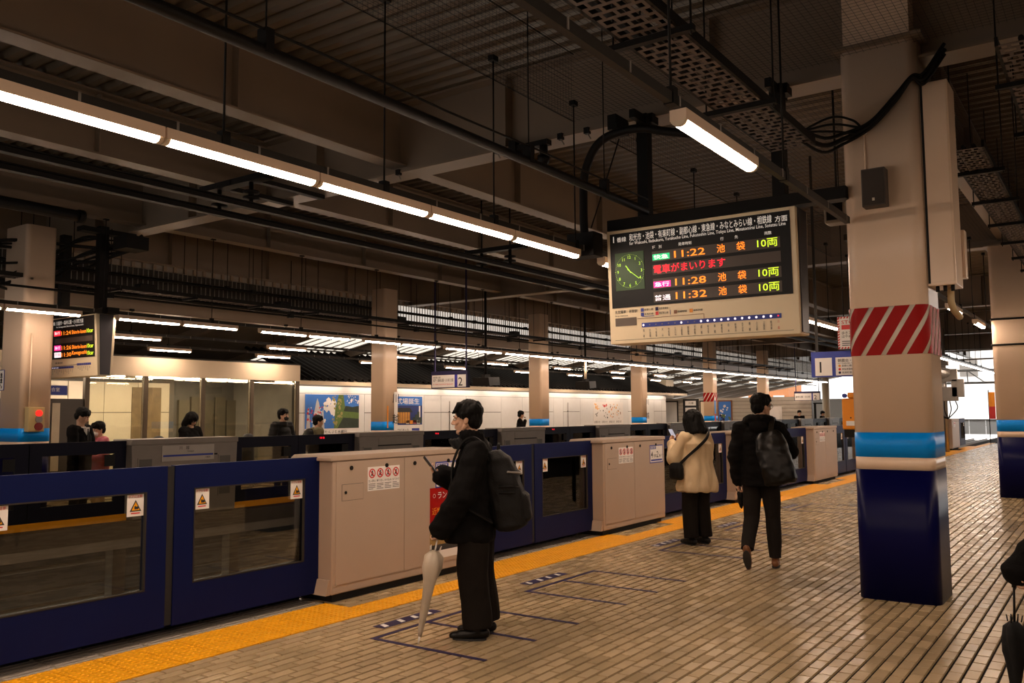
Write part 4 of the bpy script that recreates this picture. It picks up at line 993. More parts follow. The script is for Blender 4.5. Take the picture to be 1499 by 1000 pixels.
MB().tube([(-4, 2.9, 4.52), (6.65, 2.9, 4.52)], .095, 14).build('tube', BLACK, t); MB().tube([(6.6, 2.9, 4.52), (6.72, 2.9, 4.52)], .105, 14).build('flange', BLACK, t)
for x in (4.9, 5.9, 6.5): MB().tube([(x, 2.9, 4.6), (x, 2.9, 5.76)], .008).build('hanger_rod', BLACK, t)
def tray(name, label, x0, x1, y0, y1, z, group, step=.09):
    t = thing(name, label, 'cable tray', ((x0+x1)/2, (y0+y1)/2, z), group)
    for y in (y0, y1): bx('side_rail', BLACK, t, x0, x1, y-.012, y+.012, z, z+.07)
    m = MB(); n = int((x1-x0)/step); k = 4; w = (y1-y0)/k
    for i in range(n+1): m.box(x0+step*i, x0+step*i+.03, y0, y1, z, z+.004)
    for i in range(n):
        for j in range(k):
            c = y0+w*(j+.5)+(w*.25 if i % 2 else -w*.25); m.box(x0+step*i+.03, x0+step*(i+1), c-w*.13, c+w*.13, z, z+.004)
    m.build('perforated_sheet', pm('tray_brown', (.10, .075, .065), .6), t, kind='stuff')
    m = MB()
    for j in range(3): m.tube([(x0, y0+.08+.09*j, z+.03), (x1, y0+.08+.09*j, z+.03)], .02, 6)
    m.build('cable', BLACK, t)
    x = x0+.9
    while x < x1:
        bx('cross_bar', BLACK, t, x-.025, x+.025, y0-.1, y1+.1, z-.04, z)
        for y in (y0-.08, y1+.08): MB().tube([(x, y, z-.06), (x, y, 5.76)], .007, 6).build('hanger_rod', BLACK, t)
        x += 1.55
    return t
tray('cable_tray', 'perforated dark cable tray running to the top of the near pillar', 2.4, 7.75, 2.12, 2.5, 4.02, 'perforated cable trays')
tray('cable_tray', 'dark cable tray with crossbars at the upper right, behind the near pillar', 9.2, 18.2, .95, 1.25, 4.15, 'perforated cable trays')
tray('cable_tray', 'wider dark cable tray at the upper right corner of view', 7.2, 17.2, .2, .62, 4.35, 'perforated cable trays')
tray('cable_tray', 'cable tray along the far platform above its lamps, below the clerestory', 3, 48, 14.6, 14.85, 3.92, 'perforated cable trays', .2)
for i, (y, z, r, l) in enumerate(((15.5, 4.33, .035, 'black pipe just below the top of the clerestory'), (16.4, 4.5, .025, 'thin pale pipe across the clerestory'), (15.5, 3.97, .04, 'black pipe along the lower edge of the clerestory'), (14.25, 3.72, .02, 'thin cable pipe over the far lamp rail'))):
    t = thing('service_pipe', l, 'pipe', (20, y, z), 'pipes above the far platform')
    MB().tube([(2, y, z), (50, y, z)], r).build('tube', BLACK if i != 1 else MGREY, t)
    for k in range(12):
        x = 4.2+4*k; MB().tube([(x, y, z), (x, y, 5.76 if i < 3 else 4.9)], .008, 6).build('hanger_rod', BLACK, t); bx('clip', BLACK, t, x-.05, x+.05, y-.05, y+.05, z-.04, z+.05)
# bird nets: wires in a close grid, with a hanging side curtain
def net(label, x0, x1, y0, y1, z, zt):
    t = thing('bird_net', label, 'net', ((x0+x1)/2, (y0+y1)/2, z), 'bird nets under the ceiling')
    m = MB(); s = .06; r = .0016
    def L(a, b):
        a = Vector(a); b = Vector(b); d = (b-a).normalized(); p = d.orthogonal().normalized()*r; q = d.cross(p)
        m.add([a+p, a-p*.5+q*.87, a-p*.5-q*.87, b+p, b-p*.5+q*.87, b-p*.5-q*.87], [(0, 1, 4, 3), (1, 2, 5, 4), (2, 0, 3, 5)])
    nx = int((x1-x0)/s); ny = int((y1-y0)/s); nz = int((zt-z)/s)
    for i in range(nx+1): L((x0+s*i, y0, z), (x0+s*i, y1, z)); L((x0+s*i, y1, z), (x0+s*i, y1, zt))
    for j in range(ny+1): L((x0, y0+s*j, z), (x1, y0+s*j, z))
    for j in range(nz+1): L((x0, y1, z+s*j), (x1, y1, z+s*j))
    m.build('mesh', BLACKP, t, kind='stuff')
    for y, q in ((y1, z), (y1, zt)): MB().tube([(x0, y, q), (x1, y, q)], .006, 6).build('edge_wire', BLACK, t)
net('dark wire bird net stretched under the ceiling in front of the near pillar', -2, 8.25, -1, 4.9, 4.93, 5.72)
net('dark wire bird net in the next ceiling bay behind the near pillar', 8.7, 18.9, -1, 4.9, 4.93, 5.72)
# fittings on the near girder
t = thing('bracket_camera', 'small black camera on a bracket under the near girder', 'camera', (8.3, 5.45, 4.6))
bx('arm', BLACK, t, 8.22, 8.32, 5.25, 5.75, 4.74, 4.80); bx('plate', BLACK, t, 8.2, 8.4, 5.68, 5.78, 4.7, 4.86)
MB().tube([(8.27, 5.33, 4.75), (8.27, 5.33, 4.62)], .05, 10).build('mount', BLACK, t); MB().tube([(8.27, 5.33, 4.62), (8.27, 5.33, 4.56), (8.27, 5.33, 4.48)], [.075, .07, .03], 12).build('head', BLACK, t)
for i, y in enumerate((6.0, 5.1, 4.75, 7.6)):
    t = thing('beam_clip', 'small dark wire clip on the girder flange, %s of those near the bracket camera' % ORD[i], 'clip', (8.28, y, 4.8), 'wire clips on the girder')
    bx('jaw', BLACK, t, 8.25, 8.31, y-.03, y+.03, 4.77, 4.84); MB().tube([(8.28, y, 4.78), (8.27, y-.05, 4.70)], .008, 6).build('hook', MGREY, t)
t = thing('cable_riser', 'thick black cable arching from the hanger down into a black box', 'cable', (7.9, 4.4, 4.5))
MB().tube(catmull([(8.0, 3.1, 4.35), (7.95, 3.6, 4.48), (7.9, 3.95, 4.57), (7.9, 4.36, 4.52), (7.9, 4.56, 4.23), (7.9, 4.59, 3.8), (7.9, 4.58, 3.5)]), .045, 10).build('sleeve', BLACK, t)
bx('black_box', BLACK, t, 7.8, 8.0, 4.42, 4.74, 3.29, 3.54); MB().tube([(7.9, 4.15, 4.5), (7.9, 4.5, 3.6)], .008, 6).build('thin_wire', BLACK, t)
t = thing('horn_speaker', 'pale boxy speaker hanging just left of the near pillar', 'speaker', (9.2, 2.3, 3.7))
bx('case', MGREY, t, 9.1, 9.3, 2.2, 2.42, 3.58, 3.84, bevel=.02); bx('front', BLACK, t, 9.09, 9.1, 2.23, 2.39, 3.61, 3.81); MB().tube([(9.2, 2.31, 3.84), (9.2, 2.31, 5.77)], .012).build('drop_pipe', BLACK, t)
# poles with cameras and screens hanging over the far platform edge
for x, zb, l in ((18.6, 2.62, 'black hanging pole with a dark monitor, right of the platform two sign'), (23.9, 2.65, 'hanging pole with a dark monitor and a pale lower half, left of the departure board')):
    t = thing('hanging_monitor', l, 'monitor', (x, 13.9, zb), 'hanging platform monitors')
    MB().tube([(x, 13.9, zb), (x, 13.9, 5.77)], .035, 8).build('pole', BLACK, t)
    if x > 20: MB().tube([(x, 13.9, zb+.05), (x, 13.9, 3.3)], .045, 8).build('sleeve', CREAMB, t)
    m = MB(); m.obox((x+.1, 13.95, zb-.12), (.38, .1, .02), (-.06, .22, 0), (-.02, 0, .11)); m.build('screen_case', BLACK, t); bx('yoke', BLACK, t, x-.12, x+.12, 13.84, 13.96, zb-.05, zb+.06)
for i, (x, z) in enumerate(((9.6, 4.05), (13.0, 4.02), (16.9, 3.98), (22.2, 3.96), (30.3, 3.95), (34.5, 3.95))):
    t = thing('small_camera', 'small black camera box on the pipes over the far platform, %s from the left' % ORD[i], 'camera', (x, 15.3, z), 'small cameras over the far platform')
    bx('body', BLACK, t, x-.16, x+.16, 15.35, 15.58, 3.985, 4.2, bevel=.02); MB().tube([(x-.2, 15.42, 4.09), (x-.14, 15.44, 4.09)], .06, 10).build('lens_hood', BLACK, t)
t = thing('cable_mass', 'dark tangle of cables above the small departure board', 'cable', (7.3, 14.2, 4.2))
rr = random.Random(5)
for i in range(9):
    a = (6.2+rr.uniform(-.8, .3), 15.6+rr.uniform(-.5, .5), 4.0+rr.uniform(-.2, .4)); b = (8.2, 13.6+rr.uniform(-.3, .5), 4.5+rr.uniform(-.1, .25))
    MB().tube(catmull([a, (a[0]*.6+b[0]*.4, 15.0, 4.0+rr.uniform(-.3, .6)), (a[0]*.2+b[0]*.8, 14.4, 4.45+rr.uniform(-.3, .25)), b]), rr.uniform(.012, .03)).build('cable', BLACK, t)
bx('black_box', BLACK, t, 7.85, 8.25, 13.2, 13.6, 4.4, 4.62)

# ---------------------------------------------------------------- far end of the station
kw = bx('wall_end', MGREY, None, 46.05, 46.3, 13.2, 29, 0, 2.4, kind='structure')
for j in range(12):
    for k in range(5): bx('siding_board', pm('siding_cream', (.46, .42, .36), .6, island=.08), kw, 46.0, 46.05, 13.2+3.16*k+.01, 13.2+3.16*(k+1)-.01, .2*j+.01, .2*j+.188)
def frame(name, label, x, yl, yr, z0, z1, mat, fm=DGREY, cat='board'):
    t = thing(name, label, cat, (x, (yl+yr)/2, z0))
    bx('frame', fm, t, x-.05, x, yr-.07, yl+.07, z0-.07, z1+.07); bx('panel', mat, t, x-.065, x-.05, yr, yl, z0, z1); return t
t = frame('framed_poster', 'orange poster in a dark frame behind the fourth white column', 46, 22.9, 22.18, 1.0, 2.3, ORANGE, cat='poster')
F = Face((45.93, 22.9, 1.0), (0, -1, 0), (0, 0, 1), (-1, 0, 0)); scat(t, 'print_block', BLACKP, F, 8, .1, .65, .6, 1.2, .05, .1, .004); scat(t, 'print_block', GRNP, F, 6, .05, .65, .02, .3, .05, .12, .005)
frame('notice_board', 'blank white board in a black frame left of the woman with the phone', 46, 21.42, 20.75, 1.05, 2.2, WHITEPR)
t = frame('information_board', 'black framed information board with two white panels over the woman', 46, 20.3, 19.5, 1.5, 2.3, BLACKP)
for z in (1.62, 2.0): bx('white_panel', WHITEPR, t, 45.92, 45.935, 19.58, 20.22, z, z+.26)
F = Face((45.915, 20.22, 2.0), (0, -1, 0), (0, 0, 1), (-1, 0, 0)); F.text(BLACKP, t, '川 越', .2, .08, .12)
frame('notice_board', 'second blank white board, right of the information board', 46, 19.3, 18.9, 1.2, 2.2, CREAMB)
t = frame('framed_poster', 'blue poster in a wooden frame right of the striped far column', 46, 18.25, 17.55, 1.1, 2.2, SKYB, BROWN, 'poster')
F = Face((45.93, 18.25, 1.1), (0, -1, 0), (0, 0, 1), (-1, 0, 0)); scat(t, 'print_block', WHITEPR, F, 8, .05, .65, .3, 1.0, .05, .1, .004); scat(t, 'print_block', GRNP, F, 6, .2, .65, .05, .5, .05, .1, .005); scat(t, 'print_block', PURP, F, 5, .05, .35, .05, .4, .05, .1, .0055)
t = thing('wall_box', 'pale boxy enclosure high under the canopy, right of the fourth white column', 'box', (45.4, 21.4, 2.5)); bx('case', CREAMB, t, 44.9, 45.9, 20.9, 21.9, 2.45, 3.5); bx('seam', MGREY, t, 44.89, 44.9, 21.4, 21.42, 2.45, 3.5)
t = thing('meter_box', 'white wall cabinet on the cladding right of the walking man', 'box', (45.7, 15.05, 1.2)); bx('case', WHITEPR, t, 45.5, 45.98, 14.75, 15.4, .9, 1.9); bx('door', WHITEPR, t, 45.48, 45.5, 14.8, 15.35, .95, 1.85)
ew = bx('wall_far_end', WALLW, None, 60, 60.3, 14.4, 19.2, 0, 2.45, kind='structure')
for i, (a, b) in enumerate(((17.62, 17.02), (16.92, 16.42))):
    t = thing('notice_board', ('left' if i == 0 else 'right')+' of two white panels in dark frames beyond the far gates', 'board', (60, (a+b)/2, .9))
    bx('frame', DGREY, t, 59.93, 60, b-.04, a+.04, .9, 2.2); bx('panel', WHITEPR, t, 59.91, 59.93, b+.03, a-.03, .98, 2.12)
t = thing('post', 'pale round post rising beside the far white panels', 'post', (55, 14.9, 0)); MB().tube([(55, 14.9, 0), (55, 14.9, 4.4)], .22, 14).build('shaft', CREAMB, t); MB().tube([(55, 14.9, 3.9), (55, 14.9, 4.1)], .27, 14).build('collar', CREAMB, t)
t = thing('building', 'orange brick building seen outside beyond the far end', 'building', (82, 30, 0))
bx('wall', pm('orange_brick', (.55, .22, .09), .8), t, 80, 84, 25, 34, 0, 5.2)
for k in range(5):
    for z in (2.8, 4.5): bx('window', WHITEPR, t, 79.9, 80, 25.4+1.7*k, 26.4+1.7*k, z-.6, z+.3)
t = thing('building', 'pale grey building outside behind the orange one', 'building', (100, 12, 0)); bx('wall', WALLW, t, 98, 104, -4, 19, 0, 14)
for k in range(6): bx('window', MGREY, t, 97.9, 98, -2+3.4*k, -.4+3.4*k, 5, 6.8)
# equipment mast and pale boxes in the bright gap at the right
t = thing('equipment_mast', 'grey equipment mast with metal boxes in the bright gap right of the near pillar', 'mast', (38, 5.7, 0))
MB().tube([(38, 5.7, 0), (38, 5.7, 4.9)], .09, 10).build('pole', SILV, t)
for y, z, a, h in ((5.7, 2.0, .5, .55), (5.55, 2.75, .35, .5), (5.8, 3.4, .3, .45), (5.2, 2.15, .22, .7)): bx('metal_box', MGREY, t, 37.75, 37.95, y-a, y+a, z, z+h, bevel=.02)
for k in range(5): MB().tube(catmull([(37.8, 5.3+.2*k, 2.0), (37.8, 5.25+.22*k, 1.7-.05*k), (37.9, 5.6, 1.3)]), .02).build('cable', BLACK, t)
for k, z in enumerate((3.6, 3.95)): MB().tube([(38, 5.7, z), (38, 2.2, z+.05)], .03).build('cross_arm', MGREY, t)
t = thing('hanging_duct', 'pale horizontal duct near the mast in the bright gap', 'duct', (36, 5.2, 3.1)); MB().tube([(33, 5.9, 3.15), (38.5, 5.6, 3.1)], .2, 12).build('tube', SILV, t); MB().tube([(35, 5.8, 3.2), (35, 5.8, 4.92)], .02).build('hanger_rod', BLACK, t)
t = thing('street_pole', 'slim pole with a red and white sign in the bright gap at the right', 'post', (46, 4.6, 0)); MB().tube([(46, 4.45, 0), (46, 4.45, 3.2)], .05).build('pole', MGREY, t); bx('sign_plate', REDP, t, 45.9, 45.95, 4.55, 4.75, 1.9, 2.6); bx('sign_plate', WHITEPR, t, 45.88, 45.9, 4.35, 4.5, 2.0, 2.9)

t = thing('hoarding', 'low pale hoarding closing the view at the end of the bright gap', 'fence', (66, 5, 0))
for k in range(8): bx('panel', WALLW, t, 66, 66.08, 1.5+1.0*k+.01, 2.5+1.0*k-.01, 0, .95)
bx('top_rail', MGREY, t, 65.95, 66, 1.5, 9.5, .95, 1.02)
t = thing('round_top_cabinet', 'grey round-topped cabinet standing in the bright gap', 'cabinet', (52, 4.75, 0))
m = MB(); m.prism([(4.5, 0), (5.05, 0), (5.05, 1.9)]+[(4.775+.275*math.cos(PI*k/10), 1.9+.35*math.sin(PI*k/10)) for k in range(1, 10)]+[(4.5, 1.9)], 'x', 51.7, 52.2); m.build('case', pm('pale_grey', (.34, .36, .36), .5), t); bx('door', MGREY, t, 51.68, 51.7, 4.56, 4.99, .3, 1.8)
t = thing('banner', 'narrow orange and red banner on a stand in the bright gap', 'banner', (48, 5.1, 0))
MB().tube([(48, 5.28, 0), (48, 5.28, 2.6)], .02).build('stand', BLACK, t); bx('cloth', ORANGE, t, 47.98, 48.0, 5.0, 5.27, 1.8, 2.5); bx('cloth_foot', REDP, t, 47.98, 48.0, 5.0, 5.27, 1.2, 1.8)
t = thing('roof_lattice', 'pale steel lattice under the bright roof end at the right', 'truss', (63, 5, 3.6))
for z in (3.3, 4.1): bx('chord', WALLW, t, 62.5, 62.7, -2, 12, z, z+.14)
for k in range(14): bar = MB(); bar_between(bar, (62.6, -2+k, 3.36), (62.6, -1+k, 4.16) if k % 2 else (62.6, -2+k+.02, 4.16), .06, .06); bar.build('web_member', WALLW, t)
bx('leg', WALLW, t, 62.5, 62.7, 6.0, 6.15, 0, 3.3)
# ---------------------------------------------------------------- people
def ico_cap(m, a, b, ra, rb, n=12, h=4):
    """tapered capsule from a to b"""
    a = Vector(a); b = Vector(b); d = b-a
    if d.length < 1e-6: d = Vector((0, 0, 1e-4))
    d.normalize(); p = d.orthogonal().normalized(); q = d.cross(p); rings = []
    for k in range(h+1):
        t = PI/2*(1-k/h)*.98; c = a-d*ra*math.sin(t); r = ra*math.cos(t); rings.append([c+(p*math.cos(2*PI*i/n)+q*math.sin(2*PI*i/n))*r for i in range(n)])
    for k in range(h+1):
        t = PI/2*(k/h)*.98; c = b+d*rb*math.sin(t); r = rb*math.cos(t); rings.append([c+(p*math.cos(2*PI*i/n)+q*math.sin(2*PI*i/n))*r for i in range(n)])
    m.loft(rings)
def ell(m, c, r, rot=None, n=14, h=9):
    c = Vector(c); R = rot or Matrix.Identity(3); rings = []
    for k in range(h+1):
        t = -PI/2*.985+PI*.985*k/h
        rings.append([c+R@Vector((r[0]*math.cos(t)*math.cos(2*PI*i/n), r[1]*math.cos(t)*math.sin(2*PI*i/n), r[2]*math.sin(t))) for i in range(n)])
    m.loft(rings)
def sections(m, S, n=20):
    """loft of horizontal ovals: (cx, cy, z, rx, ry)"""
    m.loft([[(cx+rx*math.copysign(abs(math.cos(a))**.85, math.cos(a)), cy+ry*math.copysign(abs(math.sin(a))**.85, math.sin(a)), z) for a in [2*PI*i/n for i in range(n)]] for cx, cy, z, rx, ry in S])
def blob(m, name, mat, parent, vox, amp=0., fr=8., it=2, aniso=(1, 1, 1), **k):
    """melt the collected shapes into one continuous surface, add folds"""
    me = bpy.data.meshes.new('t'); me.from_pydata(m.v, [], m.f)
    o = bpy.data.objects.new('t', me); COL.objects.link(o)
    r = o.modifiers.new('r', 'REMESH'); r.mode = 'VOXEL'; r.voxel_size = vox
    s = o.modifiers.new('s', 'SMOOTH'); s.factor = .5; s.iterations = it
    em_ = bpy.data.meshes.new_from_object(o.evaluated_get(bpy.context.evaluated_depsgraph_get()))
    bpy.data.objects.remove(o); bpy.data.meshes.remove(me)
    if amp:
        n = len(em_.vertices); no = np.empty(n*3, 'f'); em_.vertices.foreach_get('normal', no); cc = np.empty(n*3, 'f'); em_.vertices.foreach_get('co', cc)
        no = no.reshape(-1, 3); cc = cc.reshape(-1, 3)
        d = np.array([noise.fractal((x*fr*aniso[0], y*fr*aniso[1], z*fr*aniso[2]), 1., 2., 2) for x, y, z in cc])
        em_.vertices.foreach_set('co', (cc+no*(d*amp)[:, None]).astype('f').ravel())
    em_.materials.clear(); em_.materials.append(mat); em_.polygons.foreach_set('use_smooth', [True]*len(em_.polygons)); em_.name = name; em_.update()
    ob = bpy.data.objects.new(name, em_); COL.objects.link(ob); ob.parent = parent
    return tag(ob, **k)
def V3(*a): return Vector(a)
def hand(m, w, d, n, t, curl=.6, s=1., spread=.1):
    """hand at wrist w: d towards the fingers, n out of the palm, t towards the thumb side"""
    w = V3(*w); d = V3(*d).normalized(); n = V3(*n); n = (n-d*n.dot(d)).normalized(); t = V3(*t); t = (t-d*t.dot(d)-n*t.dot(n)).normalized()
    for o in (-.026, -.009, .009, .026): ico_cap(m, w+t*o*.7*s, w+d*.082*s+t*o*s, .014*s, .0115*s, 8, 2)
    for i, (o, L) in enumerate(((.029, .92), (.0098, 1.), (-.0098, .95), (-.029, .75))):
        p = w+d*.086*s+t*o*s; a = curl*.55; dd = d+t*(o*spread*8)
        for seg, r0, r1 in ((.040, .0093, .0085), (.026, .0085, .0078), (.021, .0078, .0066)):
            dirv = (dd*math.cos(a)+n*math.sin(a)).normalized(); q = p+dirv*seg*L*s; ico_cap(m, p, q, r0*s, r1*s, 8, 2); p = q; a += curl*.8
    p = w+d*.022*s+t*.026*s; q = p+(d*.75+t*.55+n*.35).normalized()*.042*s; ico_cap(m, p, q, .0125*s, .0105*s, 8, 2)
    ico_cap(m, q, q+(d*.8+t*.05+n*(.3+.5*curl)).normalized()*.034*s, .0105*s, .008*s, 8, 2)
def head(m, c, R, s=1.):
    """skull, jaw, nose, ears; c = centre of the head, R = its rotation (x forward)"""
    P = lambda x, y, z: Vector(c)+R@Vector((x, y, z))*s
    ell(m, P(-.012, 0, .028), (.094*s, .074*s, .088*s), R); ell(m, P(.022, 0, -.035), (.066*s, .058*s, .075*s), R)
    ico_cap(m, P(.045, .0, -.088), P(.058, 0, -.092), .030*s, .024*s, 10, 3)              # chin
    for y in (-1, 1):
        ico_cap(m, P(-.005, .052*y, -.045), P(.045, .022*y, -.088), .022*s, .02*s, 8, 3)   # jaw line
        ell(m, P(.062, .034*y, -.022), (.022*s, .022*s, .018*s), R)                        # cheek
        ell(m, P(.074, .032*y, .022), (.014*s, .026*s, .010*s), R)                         # brow
        ell(m, P(-.006, .076*y, -.008), (.020*s, .009*s, .032*s), R); ell(m, P(.002, .079*y, -.022), (.010*s, .008*s, .014*s), R)   # ear
        ell(m, P(.096, .012*y, -.030), (.011*s, .009*s, .008*s), R)                        # nostril
    ico_cap(m, P(.084, 0, .012), P(.103, 0, -.024), .009*s, .013*s, 10, 3)                 # nose
    ell(m, P(.080, 0, -.052), (.012*s, .024*s, .0065*s), R); ell(m, P(.078, 0, -.064), (.012*s, .021*s, .008*s), R)   # lips
def figure(name, label, loc, rot, J, O, vox=.010, group=None):
    t = thing(name, label, 'person', loc, group, math.radians(rot)); t['category'] = 'person'
    g = lambda k: Vector(J[k])
    hc, hy, hp = g('head'), J.get('yaw', 0.), J.get('pitch', 0.)
    R = (Matrix.Rotation(math.radians(hy), 3, 'Z') @ Matrix.Rotation(math.radians(hp), 3, 'Y'))
    nb = g('neck'); s = O.get('hs', 1.)
    m = MB(); head(m, hc, R, s)
    ico_cap(m, nb, hc+R@V3(-.02, 0, -.05), .058, .052)
    ch, pv = g('chest'), g('pelvis')
    ell(m, ch, (.10, .15, .16)); ell(m, (ch+pv)/2, (.09, .125, .18)); ell(m, pv, (.095, .15, .12)); ico_cap(m, ch, nb, .09, .055)
    for q in ('L', 'R'):
        y = 1 if q == 'L' else -1
        sh, el, wr = g('sh'+q), g('el'+q), g('wr'+q)
        ico_cap(m, sh, el, .046, .038); ico_cap(m, el, wr, .037, .025); ico_cap(m, ch+V3(0, .05*y, .08), sh, .07, .05)
        hip, kn, an = g('hip'+q), g('kn'+q), g('an'+q)
        ico_cap(m, hip, kn, .078, .052); ico_cap(m, kn, an, .05, .034); fd = Vector(J.get('ft'+q, (1, 0, -.1))).normalized(); ico_cap(m, an+V3(0, 0, -.035), an+fd*.13+V3(0, 0, -.045), .032, .026)
        h = J.get('hd'+q, {}); d = Vector(h.get('d', (wr-el)))
        hand(m, wr, d, h.get('n', (0, -y, 0)), h.get('t', (1, 0, 0)), h.get('curl', .6), O.get('hand', 1.))
    body = blob(m, 'body', SKIN, t, vox*.62 if vox < .01 else vox*.75, it=1)
    P = lambda x, y, z: hc+R@Vector((x, y, z))*s
    # eyes and brows
    for y in (-1, 1):
        m = MB(); ell(m, P(.079, .031*y, .004), (.010*s, .015*s, .0075*s), R, 10, 6); m.build('eye', MASKW, t, local=True)
        m = MB(); ell(m, P(.0885, .031*y, .004), (.003*s, .0065*s, .0065*s), R, 8, 5); m.build('pupil', HAIR, t, local=True)
        m = MB(); ell(m, P(.085, .033*y, .029), (.007*s, .021*s, .005*s), R, 10, 5); m.build('eyebrow', HAIR, t, local=True)
    m = MB(); ell(m, P(.088, 0, -.058), (.004*s, .018*s, .002*s), R, 8, 4); m.build('mouth', pm('lip', (.33, .12, .09), .5), t, local=True)
    # hair
    st = O.get('hair', 'short'); m = MB()
    ell(m, P(-.028, 0, .060), (.112*s, .097*s, .092*s), R)
    if st == 'short':
        ell(m, P(-.058, 0, .0), (.070*s, .086*s, .086*s), R)
        rr = random.Random(len(label))
        for i in range(26):
            a = rr.uniform(-1.5, 1.5); e = rr.uniform(.2, 1.3); r = .09*s
            p0 = P(-.02+.075*math.cos(a)*math.cos(e), .075*math.sin(a)*math.cos(e), .055+.075*math.sin(e)); p1 = p0+R@V3(.035*rr.uniform(-.2, 1), .03*math.sin(a), -.012+.03*rr.random())*s
            ico_cap(m, p0, p1, .022*s, .006*s, 8, 2)
        for y in (-.06, -.04, -.02, 0, .02, .04, .06): ico_cap(m, P(.035, y, .11), P(.094-abs(y)*.35, y*1.1, .066-.012*math.cos(y*90)), .026*s, .007*s, 8, 2)
        for y in (-1, 1): ico_cap(m, P(.012, .076*y, .04), P(.008, .080*y, .004), .022*s, .008*s, 8, 2)
    elif st == 'bob':
        ell(m, P(-.025, 0, .035), (.122*s, .118*s, .112*s), R)
        ell(m, P(-.03, 0, .0), (.115*s, .122*s, .125*s), R)
        for k in range(15):
            a = math.radians(70+220*k/14); ico_cap(m, P(-.02+.075*math.cos(a), .078*math.sin(a), .03), P(-.028+.105*math.cos(a), .115*math.sin(a), -.135), .05*s, .024*s, 8, 3)
    blob(m, 'hair', HAIR, t, vox*.8, .009, 34., 1, (1, 1, .35))
    if O.get('mask'):
        m = MB(); ell(m, P(.062, 0, -.05), (.047*s, .062*s, .05*s), R); blob(m, 'face_mask', O['mask'], t, vox*.8)
    # trousers
    wt, wk, wa = O.get('legs', (.105, .08, .062)); m = MB()
    sections(m, [(pv.x, 0, pv.z-.10, .12, .165), (pv.x, 0, pv.z, .125, .175), (pv.x, 0, pv.z+.12, .12, .165)])
    for q in ('L', 'R'):
        hip, kn, an = g('hip'+q), g('kn'+q), g('an'+q)
        ico_cap(m, hip, kn, wt, wk, 16); e = an+(an-kn).normalized()*-.01
        ico_cap(m, kn, kn+(e-kn)*.55, wk, (wk+wa)/2, 16); b = (e-kn).normalized(); p = b.orthogonal().normalized(); qv = b.cross(p)
        m.loft([[kn+(e-kn)*f+(p*math.cos(2*PI*i/16)+qv*math.sin(2*PI*i/16))*r for i in range(16)] for f, r in ((.3, wk*.97), (.6, (wk+wa)/2), (.93, wa), (1.0, wa))])
    blob(m, 'trousers', O.get('tmat', CLD), t, vox, O.get('tamp', .010), 7., 1, (1, 1, .5))
    # shoes
    for q in ('L', 'R'):
        an = g('an'+q); fd = Vector(J.get('ft'+q, (1, 0, 0))).normalized(); ud = Vector(J.get('fu'+q, (0, 0, 1))).normalized(); m = MB(); h = J.get('fh'+q, .085)
        B = an-ud*h
        for a, b, r0, r1, z0, z1 in ((-.05, .04, .038, .042, .05, .048), (.02, .13, .043, .040, .045, .033), (.10, .185, .042, .03, .032, .027)):
            ico_cap(m, B+fd*a+ud*z0, B+fd*b+ud*z1, r0, r1, 12, 4)
        ico_cap(m, B+ud*.05, an+ud*.02, .042, .042)
        lim = B
        for i in range(len(m.v)):
            v = Vector(m.v[i]); k = (v-B).dot(ud)
            if k < .012: v = v+ud*(.012-k); m.v[i] = tuple(v)
        sh = blob(m, 'shoe', O.get('smat', LEATH), t, min(vox, .008))
        sd = fd.cross(ud); q2 = MB(); rings = []
        for k in (0, .014): rings.append([tuple(B+fd*(.063+.125*math.cos(a))+sd*(.041*math.sin(a)*(1-.15*math.cos(a)))+ud*k) for a in [2*PI*i/18 for i in range(18)]])
        q2.loft(rings, False); q2.build('sole', BLACKP, t, local=True)
    # upper clothing
    tor, ra, re, rw = O['torso'], *O.get('sleeve', (.085, .078, .06)); m = MB(); sections(m, tor)
    for q in ('L', 'R'):
        y = 1 if q == 'L' else -1
        sh, el, wr = g('sh'+q), g('el'+q), g('wr'+q); cu = el+(wr-el)*O.get('cuff', .93)
        ico_cap(m, Vector((tor[-2][0], .05*y, sh.z-.01)), sh, ra*.95, ra, 14); ico_cap(m, sh, el, ra, re, 14); ico_cap(m, el, cu, re, rw, 14)
    if O.get('hood'):
        x = tor[-1][0]
        for k in range(13):
            a = math.radians(60+240*k/12); ell(m, (x-.01+.10*math.cos(a), .115*math.sin(a), nb.z+.015-.02*math.cos(a)), (.055, .055, .055))
        ell(m, (x-.12, 0, nb.z-.04), (.06, .10, .075))
    if O.get('collar'):
        x = nb.x; cz_ = O['collar']
        for k in range(16):
            a = 2*PI*k/16; ico_cap(m, (x+.085*math.cos(a), .08*math.sin(a), nb.z-.03), (x+.01+.085*math.cos(a), .078*math.sin(a), nb.z+cz_), .026, .015, 8, 2)
    blob(m, O.get('jname', 'jacket'), O.get('jmat', CLB), t, vox, O.get('jamp', .014), O.get('jfr', 9.), 2, O.get('jan', (1, 1, 1.6)))
    return t
def W(t, p): return Matrix.Rotation(t.rotation_euler.z, 3, 'Z') @ Vector(p)+t.location
def J0(H=1.72, **k):
    f = H/1.72
    d = dict(head=(.03, 0, 1.600), neck=(.0, 0, 1.45), chest=(0, 0, 1.28), pelvis=(0, 0, .95), shL=(-.01, .185, 1.40), shR=(-.01, -.185, 1.40), elL=(-.03, .25, 1.12), elR=(-.03, -.25, 1.12),
             wrL=(.05, .26, .87), wrR=(.05, -.26, .87), hipL=(0, .09, .90), hipR=(0, -.09, .90), knL=(.02, .10, .49), knR=(.02, -.10, .49), anL=(-.02, .11, .085), anR=(-.02, -.11, .085))
    d = {a: tuple(c*f for c in b) for a, b in d.items()}
    d.update(k); return d
